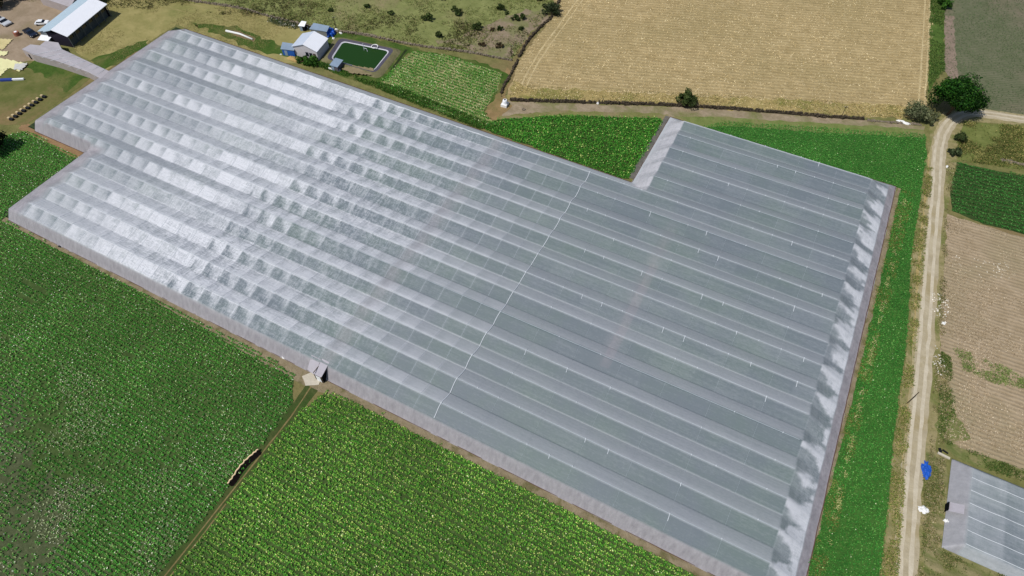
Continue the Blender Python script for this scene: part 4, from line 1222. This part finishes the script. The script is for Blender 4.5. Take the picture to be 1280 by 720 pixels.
for i, (px, py, s_, lab) in enumerate(((420, 38.5, 1.1, 'largest white sack by the stone wall right of the blue tarp heap'), (437.5, 41, .7, 'small white sack lying alone beside the wall above the pond'),
                                      (416, 48.5, .9, 'pale sack on the grass just below the blue tarp heap'), (366, 32, .8, 'white sack at the foot of the wall left of the tiny hut'),
                                      (383, 35, .8, 'pale sack between the tiny hut and the grey roofed shed'), (426, 41.5, .8, 'flat pale sack midway between two white sacks by the wall'),
                                      (351, 68, .5, 'small white bag near the net edge below the blue shed'))):
    heap('plastic_sack', px, py, s_, s_ * .7, s_ * .5, M['trash'], lab, 'sack', 20 + i, .3, nblob=2)
scatter('junk_weeds', P([(338, 22), (372, 30), (372, 36), (352, 33), (336, 27)]), 260, .05, M['leaf'], [lin(196, 192, 176), lin(92, 100, 66), lin(60, 78, 44)], [.6, 2, 4], n=5,
        length=.5, width=.25, height=.4, spread=.7, label='scattered pale scrap and weeds along the wall left of the tiny hut', cat='scrap', seed=15)
# tan soil heap in front of the house
heap('soil_heap', 368, 75, 3.0, 1.6, .7, field_mat('tan_heap', lin(176, 148, 96), lin(140, 116, 72), lin(190, 166, 116)), 'low tan soil heap in front of the farm house', 'heap', 9)
x, y = at(384, 77)
def shrub(name, px, py, r, hgt, label, cat='shrub', colors=None, n=900, group=None, seed=0, leaf=.3, trunk_h=.0, squash=1.0, dark=.5, clumps=16):
    x, y = at(px, py)
    t = thing(name, x, y, 0, label, cat, group)
    rg = np.random.default_rng(100 + seed)
    rr = random.Random(seed + 5)
    cs = []
    for k in range(clumps):
        a_ = rr.uniform(0, 6.28); e_ = math.asin(rr.uniform(-.2, 1)); d_ = rr.uniform(.45, 1.0) if k % 5 else rr.uniform(1.0, 1.22)
        cs.append((math.cos(a_) * math.cos(e_) * r * d_ * .8, math.sin(a_) * math.cos(e_) * r * d_ * .8 * squash, trunk_h + hgt * .45 + math.sin(e_) * hgt * .45 * d_,
                   r * rr.uniform(.22, .45), rr.uniform(.7, 1.3)))
    per = n // clumps
    VX, FXc, CX = [], [], []
    off = 0
    for (cx_, cy_, cz_, cr_, br_) in cs:
        d = rg.normal(0, 1, (per, 3)); d /= np.linalg.norm(d, axis=1)[:, None]
        rad = cr_ * rg.uniform(.55, 1.05, per)[:, None]
        c_ = np.array([x + cx_, y + cy_, cz_]) + d * rad * np.array([1, 1, .8])
        u = rg.normal(0, 1, (per, 3)); u /= np.linalg.norm(u, axis=1)[:, None]
        nrm_ = d * .9 + rg.normal(0, .5, (per, 3)); nrm_ /= np.linalg.norm(nrm_, axis=1)[:, None]
        u = np.cross(nrm_, u); u /= np.linalg.norm(u, axis=1)[:, None] + 1e-6
        v = np.cross(nrm_, u)
        s1 = leaf * rg.uniform(.6, 1.4, per)[:, None]
        q_ = np.stack([c_ - u * s1, c_ + v * s1 * .6, c_ + u * s1, c_ - v * s1 * .6], axis=1)
        q_[:, :, 2] = np.maximum(q_[:, :, 2], .05)
        VX.append(q_.reshape(-1, 3)); FXc.append(np.arange(per * 4).reshape(-1, 4) + off); off += per * 4
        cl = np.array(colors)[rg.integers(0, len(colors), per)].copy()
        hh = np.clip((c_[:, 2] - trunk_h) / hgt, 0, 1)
        cl[:, :3] *= (br_ * rg.uniform(.7, 1.3, per) * (dark + (1 - dark) * hh))[:, None]  # leaf colour darkens downwards: sunlit top and shaded underside painted in
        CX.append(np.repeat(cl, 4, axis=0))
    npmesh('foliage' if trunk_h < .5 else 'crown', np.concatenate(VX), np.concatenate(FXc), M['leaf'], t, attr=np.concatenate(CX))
    mb_ = MB()
    th = max(.5, trunk_h + hgt * .4)
    mb_.tube([(x, y, 0), (x + .05 * r, y, th * .5), (x, y + .04 * r, th)], .05 * r + .05, 7, .02 * r + .02)
    for k in range(4):
        c0 = cs[k * 3 % len(cs)]
        mb_.tube([(x, y, th * .45), (x + c0[0] * .5, y + c0[1] * .5, (th * .5 + c0[2]) / 2 + .1), (x + c0[0], y + c0[1], c0[2])], .03 * r + .03, 5, .02)
    mb_.build('stem' if trunk_h < .5 else 'trunk', M['bark'], t)
    return t
OL = [lin(66, 84, 40), lin(54, 72, 34), lin(88, 100, 54)]
DK = [lin(28, 66, 18), lin(40, 84, 24), lin(20, 50, 14), lin(62, 104, 34)]
GY_ = [lin(112, 120, 86), lin(88, 98, 66), lin(134, 138, 104)]
shrub('shrub', 392, 79, 3.0, 1.6, 'green bushy weeds between the farm house and the netting', 'shrub', [lin(48, 88, 28), lin(70, 108, 40)], 900, seed=1)
shrub('shrub', 379, 78, 2.4, 1.2, 'lower green weeds beside the tan soil heap', 'shrub', [lin(48, 88, 28), lin(70, 108, 40)], 600, seed=2)
PS = [(534, 25, 2.1, 'dark round shrub in the pasture above the plot, the darkest one'), (568, 14, 1.6, 'upper shrub of the touching pair in mid pasture'),
      (572, 18.5, 1.7, 'lower shrub of the touching pair in mid pasture'), (596, 37, 2.1, 'dark shrub at the lower middle of the pasture'),
      (549.5, 46, 1.7, 'olive shrub close to the long stone wall'), (627, 12, 1.9, 'spreading shrub near the upper right of the pasture'),
      (633, 17.5, .9, 'tiny shrub just below the spreading shrub'), (644, 24.5, 1.7, 'left shrub of two side by side near the pasture corner'),
      (653.5, 24, 1.6, 'right shrub of two side by side near the pasture corner'), (651, 37, 1.0, 'small dark shrub on bare soil near the pasture corner'),
      (625, 37.5, 1.2, 'middle shrub on the pinkish bare soil'), (615, 38, .9, 'small pale shrub left of the middle shrub on bare soil'),
      (603, 57, 1.2, 'low brownish shrub above the wall near the pole'), (624, 59, 1.4, 'brownish shrub on bare soil left of the leaning pole'),
      (556, 1, 1.7, 'shrub cut by the top edge above the touching pair'), (489, 18, 1.2, 'small shrub among weeds in the left pasture'),
      (413, 14, 1.0, 'small shrub behind the grey roofed shed'), (674, 0, 1.8, 'shrub at the top edge near the field corner'),
      (460, 10, 1.3, 'low shrub near the top of the left pasture')]
for i, (px, py, r, lab) in enumerate(PS):
    br = lab.find('brown') >= 0 or lab.find('pale') >= 0
    shrub('shrub', px, py, r * .95, r * 1.1, lab, 'shrub', [lin(96, 84, 58), lin(112, 96, 70)] if br else OL, int(240 * r), 'shrubs scattered over the pasture', seed=10 + i, dark=.35, clumps=9, leaf=.32)
shrub('shrub', 689, 17, 3.6, 3.4, 'large grey green bush on the corner of the golden field', 'bush', [lin(84, 92, 62), lin(60, 74, 44), lin(50, 62, 36)], 1500, seed=40, dark=.3)
shrub('shrub', 857.5, 131, 3.3, 4.4, 'lone round bush on the stone wall below the golden field', 'bush', [lin(76, 92, 48), lin(94, 106, 60), lin(56, 74, 36)], 2000, seed=41, dark=.35, clumps=22)
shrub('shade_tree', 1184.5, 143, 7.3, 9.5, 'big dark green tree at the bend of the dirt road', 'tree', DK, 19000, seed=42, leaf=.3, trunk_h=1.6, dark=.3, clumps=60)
shrub('grey_tree', 1143, 149, 3.7, 4.5, 'left grey leaved small tree below the big dark tree', 'tree', GY_, 2600, seed=43, leaf=.26, trunk_h=.8, dark=.35, clumps=24)
shrub('grey_tree', 1158, 152, 2.6, 3.4, 'right paler grey leaved small tree touching the big dark tree', 'tree', [lin(140, 144, 108), lin(104, 112, 76)], 1500, seed=44, leaf=.24, trunk_h=.6, dark=.35, clumps=16)
shrub('shrub', 1191.5, 193, 1.7, 2.2, 'round grey green bush at the road edge, lower of two', 'bush', [lin(84, 96, 64), lin(64, 78, 48)], 800, seed=45, dark=.35)
shrub('shrub', 1198, 176, 2.3, 2.2, 'wide dark bush inside the road bend, upper of two', 'bush', [lin(54, 70, 36), lin(78, 88, 50)], 900, seed=46, dark=.3)
shrub('shrub', 1177, 9, 2.6, 3.6, 'bright green bush at the top edge in the green verge', 'bush', [lin(60, 104, 34), lin(90, 134, 50), lin(40, 74, 26)], 1300, seed=47, dark=.4)
shrub('shrub', 1173, -4, 2.8, 3.0, 'darker bush on the verge behind the bright green one', 'bush', [lin(40, 74, 26), lin(54, 84, 34)], 1000, seed=48, dark=.4)
shrub('shade_tree', -6, 188, 4.6, 6.0, 'very dark tree at the left edge below the lawn', 'tree', [lin(22, 34, 18), lin(32, 46, 22), lin(18, 28, 14)], 6000, seed=49, leaf=.3, trunk_h=1.0, dark=.3, clumps=34)
shrub('shade_tree', 2, 10, 4.6, 4.6, 'dark brown green tree in the top left corner', 'tree', [lin(50, 54, 36), lin(70, 66, 46)], 3200, seed=50, leaf=.32, trunk_h=.8, dark=.35, clumps=30)
shrub('shade_tree', 24, -4, 3.6, 4.0, 'smaller olive tree beside the corner tree at the top edge', 'tree', [lin(74, 76, 48), lin(54, 58, 36)], 2200, seed=51, leaf=.32, trunk_h=.8, dark=.35, clumps=24)

# ------------------------------------------------------------------ pond
def ringpts(px, z=0):
    return [Vector(at(x, y, z)) for x, y in px]
def rounded(pts, r, n=5):
    out = []
    m = len(pts)
    for i in range(m):
        p0, p1, p2 = pts[i - 1], pts[i], pts[(i + 1) % m]
        d0, d1 = (p0 - p1).normalized(), (p2 - p1).normalized()
        for k in range(n + 1):
            t = k / n
            a_, b__ = p1 + d0 * r, p1 + d1 * r
            out.append((1 - t) ** 2 * a_ + 2 * t * (1 - t) * p1 + t * t * b__)
    return out
outer = rounded(ringpts([(408, 76), (425, 50), (494, 64), (470, 94)]), 2.2)
cen = sum(outer, Vector((0, 0))) / len(outer)
pond = thing('pond', cen.x, cen.y, 0, 'lined irrigation pond of dark green water beside the farm house', 'pond')
def sc(ring, k):
    return [cen + (p - cen) * k for p in ring]
def loft(rings, name, mat):
    vs, fs_ = [], []
    m = len(rings[0][0])
    for ring, z in rings:
        vs += [(p.x, p.y, z) for p in ring]
    for j in range(len(rings) - 1):
        for i in range(m):
            fs_.append((j * m + i, j * m + (i + 1) % m, (j + 1) * m + (i + 1) % m, (j + 1) * m + i))
    return MB().add(vs, fs_).build(name, mat, pond, smooth=True)
loft([(sc(outer, 1.22), .06), (sc(outer, 1.1), .7), (sc(outer, 1.0), .82)], 'bank', field_mat('bank_soil', lin(112, 108, 78), lin(88, 90, 56), lin(132, 124, 94)))
loft([(sc(outer, 1.0), .83), (sc(outer, .96), .8), (sc(outer, .87), .52)], 'liner', paint('pond_liner', lin(84, 80, 94), .5, var=.3))
loft([(sc(outer, .87), .53), (sc(outer, .81), .30)], 'liner_edge', paint('liner_edge', lin(196, 196, 204), .5, var=.25))
wm_, nt, bb, out_ = newmat('pond_water')
bb.inputs['Base Color'].default_value = lin(30, 60, 14)
bb.inputs['Roughness'].default_value = .3
bb.inputs['Specular IOR Level'].default_value = .2
geo = nd(nt, 'ShaderNodeNewGeometry').outputs['Position']
bp = nd(nt, 'ShaderNodeBump'); bp.inputs['Strength'].default_value = .15; bp.inputs['Distance'].default_value = .05
nt.links.new(noise_(nt, geo, 1.5, 3), bp.inputs['Height']); nt.links.new(bp.outputs[0], bb.inputs['Normal'])
wr = sc(outer, .825)
MB().add([(p.x, p.y, .36) for p in wr], [tuple(range(len(wr)))]).build('water', wm_, pond)
sheet('grass_verge', [tuple(p) for p in sc(outer, 1.45)], .04, gmat2, jit=.6)
# shore of bare soil on the near side
nb = P([(428, 88), (440, 84), (468, 88), (466, 96), (440, 94)])
draped('pond_shore', nb, .55, field_mat('shore_soil', lin(140, 126, 98), lin(112, 104, 74), lin(156, 142, 112)), 'tan bare soil shelf on the near bank of the pond', 'bank', amp=.35, seed=6)
leanbox('pump_hut', [(411.5, 80.5), (421.5, 83.5), (429, 75), (419, 72)], 2.3, paint('hut_wall', lin(96, 92, 100), .9), M['bluegrey'], 'small flat grey roofed pump hut at the near left corner of the pond', 'hut', fallz=.2)
x, y = at(417, 87)
t = MB().prism(densify([at(411, 85.5), at(426, 88.5), at(424, 90), at(411, 87)], 1, .1), .02, .5).build('pale_step', M['trash'])
tag(t, 'white step in front of the pump hut', 'step')
x, y = at(455.5, 64)
t = thing('pump_post', x, y, .4, 'thin white pipe post standing on the far edge of the pond', 'post')
MB().tube([(x, y, .3), (x, y, 3.0)], .1, 6).build('post', M['cable'], t)
MB().tube([(x, y, 1.2), (x + 1.2, y, 1.3), (x + 1.6, y - .3, .5)], .08, 6).build('elbow_pipe', M['cable'], t)
x, y = at(469, 61)
t = MB().tube([(x + 1.1 * math.cos(a_), y + 1.1 * math.sin(a_), .95) for a_ in np.linspace(0, 6.2, 16)], .16, 6).build('coiled_hose', M['trash'], smooth=True)
tag(t, 'coil of pale hose on the dark liner at the top of the pond', 'hose')
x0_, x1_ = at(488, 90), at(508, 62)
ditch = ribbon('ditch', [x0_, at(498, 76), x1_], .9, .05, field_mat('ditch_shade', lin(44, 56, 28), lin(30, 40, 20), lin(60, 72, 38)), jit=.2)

# ------------------------------------------------------------------ stone walls
def stonewall(name, line, label, hgt=.9, w=.9, dens=1.6, mat=None, seed=0):
    line = smoothline(line, 6)
    r = random.Random(seed)
    mb_ = MB()
    seg = 0
    for i in range(len(line) - 1):
        a_, b__ = line[i], line[i + 1]
        L_ = (b__ - a_).length
        d = (b__ - a_) / max(L_, 1e-6); nn = Vector((-d.y, d.x))
        k = max(1, int(L_ * dens))
        for j in range(k):
            p = a_ + d * L_ * (j + r.random() * .6) / k
            if r.random() < .06:
                continue
            wob = .3 * noise.noise(Vector((p.x * .12, p.y * .12, seed)))
            for lay in range(2):
                o_ = r.uniform(-.5, .5) * w * (.8 - .3 * lay) + wob
                s_ = r.uniform(.4, .85)
                q_ = p + nn * o_
                mb_.box((q_.x, q_.y, (.28 if lay == 0 else .62) * hgt), (s_, s_ * r.uniform(.6, 1), hgt * r.uniform(.35, .6)), r.uniform(0, 3), r.uniform(-.3, .3))
        mb_.prism([tuple(a_ - nn * w * .3), tuple(b__ - nn * w * .3), tuple(b__ + nn * w * .3), tuple(a_ + nn * w * .3)], 0, hgt * .45)
    return tag(mb_.build(name, mat or M['stone']), label, 'wall')
stonewall('stone_wall', P([(150, -14), (230, 0), (300, 11), (340, 22), (400, 36), (460, 45), (520, 57), (580, 65), (640, 76)]), 'long low stone wall running below the pasture', .8, .8, 1.4, seed=1)
dkst = paint('dark_stone', lin(92, 82, 68), .95, .1, var=.5, scale=1.2, dirt=lin(36, 32, 26))
stonewall('stone_wall', P([(706, -20), (692, 18), (676, 34), (660, 52), (648, 72)]), 'dark stone wall between the pasture and the golden field', 1.0, 1.0, 1.4, dkst, 2)
stonewall('stone_wall', P([(647, 76), (638, 94), (630, 108), (627, 118)]), 'short dark stone wall down to the water tank', .9, .6, 1.6, dkst, 3)
stonewall('stone_wall', P([(638, 126), (700, 128), (800, 131), (900, 136), (1000, 144), (1080, 150)]), 'thin dark stone wall along the foot of the golden field', 1.2, .7, 1.8, dkst, 4)
stonewall('stone_wall', P([(1084, 151), (1130, 154), (1152, 157)]), 'paler tumbled stretch of stone wall near the grey trees', .5, 1.0, 1.2, M['stone'], 5)
stonewall('stone_row', P([(1250, 200), (1266, 203), (1300, 212)]), 'short row of tumbled stones in the grass right of the road', .5, 1.6, 1.1, M['stone'], 6)

# ------------------------------------------------------------------ poles
def pole(px, py, hgt, r, label, lean=(0, 0), arm=True):
    x, y = at(px, py)
    t = thing('utility_pole', x, y, 0, label, 'pole')
    MB().tube([(x, y, 0), (x + lean[0], y + lean[1], hgt)], r, 8, r * .65).build('post', M['wood'], t)
    if arm:
        MB().box((x + lean[0], y + lean[1], hgt - .35), (1.0, .12, .12), .4).build('crossarm', M['wood'], t)
        for s_ in (-.4, .4):
            MB().tube([(x + lean[0] + s_ * math.cos(.4), y + lean[1] + s_ * math.sin(.4), hgt - .3), (x + lean[0] + s_ * math.cos(.4), y + lean[1] + s_ * math.sin(.4), hgt - .08)], .05, 6).build('insulator', M['cable'], t)
pole(1134, 504, 5.2, .13, 'thin wooden pole leaning over the dirt road with its shadow beside it', arm=False)
pole(1051, 147, 4.3, .12, 'thin wooden pole on the wall below the golden field')
pole(639, 71, 4.4, .13, 'wooden pole at the junction of the stone walls')
pole(626.5, 121, 4.2, .1, 'thin pale pole beside the white water tank', arm=False)
pole(420, 35, 4.4, .13, 'wooden pole behind the blue tarp heap')
pole(1165.5, 152, 4.2, .1, 'pale thin pole in front of the big dark tree', arm=False)

# water tank near the wall junction
x, y = at(631, 132)
t = thing('water_tank', x, y, 0, 'white water tank on a block stand beside the brown soil patch', 'tank')
MB().box((x, y, .45), (2.0, 2.2, .9), .1).build('stand', M['trash'], t, bevel=.05)
MB().tube([(x, y + .1, .9), (x, y + .1, 1.9), (x, y + .1, 2.15)], .85, 18, .6).build('tank_body', M['white'], t, smooth=False)
MB().tube([(x, y + .1, 2.15), (x, y + .1, 2.3)], .28, 12).build('lid', M['black'], t)
MB().tube([(x + 1.0, y - .2, .05), (x + 1.4, y - .4, .7), (x + .85, y, 1.2)], .08, 6).build('pipe', M['black'], t)
heap('boulder', 653, 137, 1.0, .8, .6, M['stone'], 'lone pale boulder on the stony strip right of the water tank', 'rock', 31, nblob=1)
heap('wall_block', 748, 130, .6, .4, .8, M['trash'], 'small white block sitting on the thin dark wall', 'block', 33, nblob=1)
heap('boulder', 1130, 153.5, 2.2, .7, .5, M['trash'], 'long white rock on the pale tumbled wall near the grey trees', 'rock', 34, nblob=2)

# rolled tarp along the field path
pts = [at(286.5, 606), at(293, 598), at(300, 587), at(309, 577), at(318, 569), at(324.5, 563.5)]
ln = smoothline(pts, 6)
tr = thing('tarp_roll', ln[0].x, ln[0].y, 0, 'long pale orange tarp roll with its shadow modelled in black beside the field path', 'tarp')
MB().tube([(p.x - .1 + .1 * math.sin(i * 1.7), p.y, .75 + .06 * math.sin(i * 2.3)) for i, p in enumerate(ln)], .16, 8).build('roll', paint('orange_tarp', lin(240, 208, 168), .7, var=.15, scale=2), tr, smooth=True)
vs, fs = [], []
for i, p in enumerate(ln):
    w_ = .62 if 0 < i < len(ln) - 1 else .3
    for (dx, z_) in ((-.25, .05), (-.1, .6), (.15, .6), (w_ * .8, .1), (w_ + .35, .05)):
        vs.append((p.x + dx, p.y - .05, z_ + .04 * math.sin(i * 1.9)))
for i in range(len(ln) - 1):
    for k in range(4):
        fs.append((i * 5 + k, i * 5 + k + 1, (i + 1) * 5 + k + 1, (i + 1) * 5 + k))
MB().add(vs, fs).build('shadow_sheet', paint('shadow_black', lin(18, 11, 10), .8, .1), tr, smooth=True)  # black strip modelled in place of the roll's cast shadow
for px, py, lab in ((366, 447, 'pale stone block at the foot of the skirt left of the entrance'), (78, 307, 'dark clod at the foot of the skirt near the left corner')):
    heap('edge_block', px - 10 if px > 300 else px - 4, py + 1, .8, .4, .4, M['trash'] if px > 300 else M['black'], lab, 'block', 35 + px, nblob=1)

# ------------------------------------------------------------------ road side things, lower right
heap('blue_tarp', 1156.5, 589, 1.1, 2.0, .5, M['blue'], 'crumpled bright blue tarp on the right edge of the dirt road', 'tarp', 51, .55, nblob=3)
heap('white_heap', 1152.5, 636, 1.2, .9, .5, M['trash'], 'white heap of plastic on the dirt road edge below the blue tarp', 'heap', 52, .5, nblob=4)
heap('plastic_sack', 1182.5, 651, .6, .5, .5, M['trash'], 'white sack by the doorway of the small net house', 'sack', 53, nblob=2)
heap('plastic_sack', 1183, 208, .5, .9, .3, M['trash'], 'long white scrap on the verge left of the dark crop', 'scrap', 54, nblob=2)
heap('plastic_sack', 1178, 404, .7, .6, .3, M['trash'], 'white plastic scrap at the left edge of the tilled field', 'scrap', 55, nblob=2)
x, y = at(1179, 570)
t = thing('pallet_stack', x, y, 0, 'pale wooden frame with black tubes beside the small net house corner', 'pallet')
MB().box((x, y, .2), (2.4, .5, .3), -.1).build('plank', M['concrete'], t)
MB().box((x - .8, y + .9, .25), (.4, .9, .4), .4).build('black_tube', M['black'], t)
MB().box((x + .2, y + 1.1, .2), (1.2, .25, .3), -.3).build('black_tube', M['black'], t)
chips = P([(1190, 320), (1262, 330), (1262, 352), (1210, 344)])
scatter('litter', chips, 34, .02, M['straw'], [lin(226, 218, 200)], [1], n=2, length=.4, width=.22, height=.05, spread=.4, clump=.8, elev=(0, .3), label='white litter flecks on the tilled field', cat='litter', seed=20)
scatter('litter', P([(1166, 366), (1186, 366), (1182, 470), (1166, 470)]), 60, .04, M['straw'], [lin(226, 220, 208)], [1], n=3, length=.4, width=.25, height=.08, spread=.3, clump=.8, elev=(0, .3),
        label='white litter flecks on the weeds right of the road', cat='litter', seed=21)

# ------------------------------------------------------------------ sun, sky, camera
SUN_EL = math.radians(58)
sdir = Vector((-.46, -.89, 0)).normalized() * math.cos(SUN_EL) + Vector((0, 0, math.sin(SUN_EL)))
sun = bpy.data.lights.new('sun', 'SUN')
sun.energy = 3.6
sun.angle = math.radians(.53)
sun.color = (1.0, .965, .91)
so = link(bpy.data.objects.new('sun', sun))
so.rotation_euler = sdir.to_track_quat('Z', 'Y').to_euler()
w = bpy.data.worlds.new('World')
scene.world = w
w.use_nodes = True
nt = w.node_tree
bg = nt.nodes['Background']
sky = nt.nodes.new('ShaderNodeTexSky')
sky.sky_type = 'NISHITA'
sky.sun_disc = False
sky.sun_elevation = SUN_EL
sky.sun_rotation = math.atan2(sdir.x, sdir.y)
nt.links.new(sky.outputs[0], bg.inputs[0])
bg.inputs[1].default_value = .08
cam = bpy.data.cameras.new('camera')
cam.sensor_width = 36
cam.lens = F / 1280 * 36
cam.clip_start = 1
cam.clip_end = 8000
co = link(bpy.data.objects.new('camera', cam))
co.location = (0, 0, H)
fw = Vector((AX[1] * math.cos(PITCH), BX[1] * math.cos(PITCH), -math.sin(PITCH)))
co.rotation_euler = fw.to_track_quat('-Z', 'Y').to_euler()
scene.camera = co
scene.view_settings.view_transform = 'Standard'
scene.view_settings.look = 'None'
scene.view_settings.exposure = 0
scene.cycles.transparent_max_bounces = 8
scene.cycles.max_bounces = 5
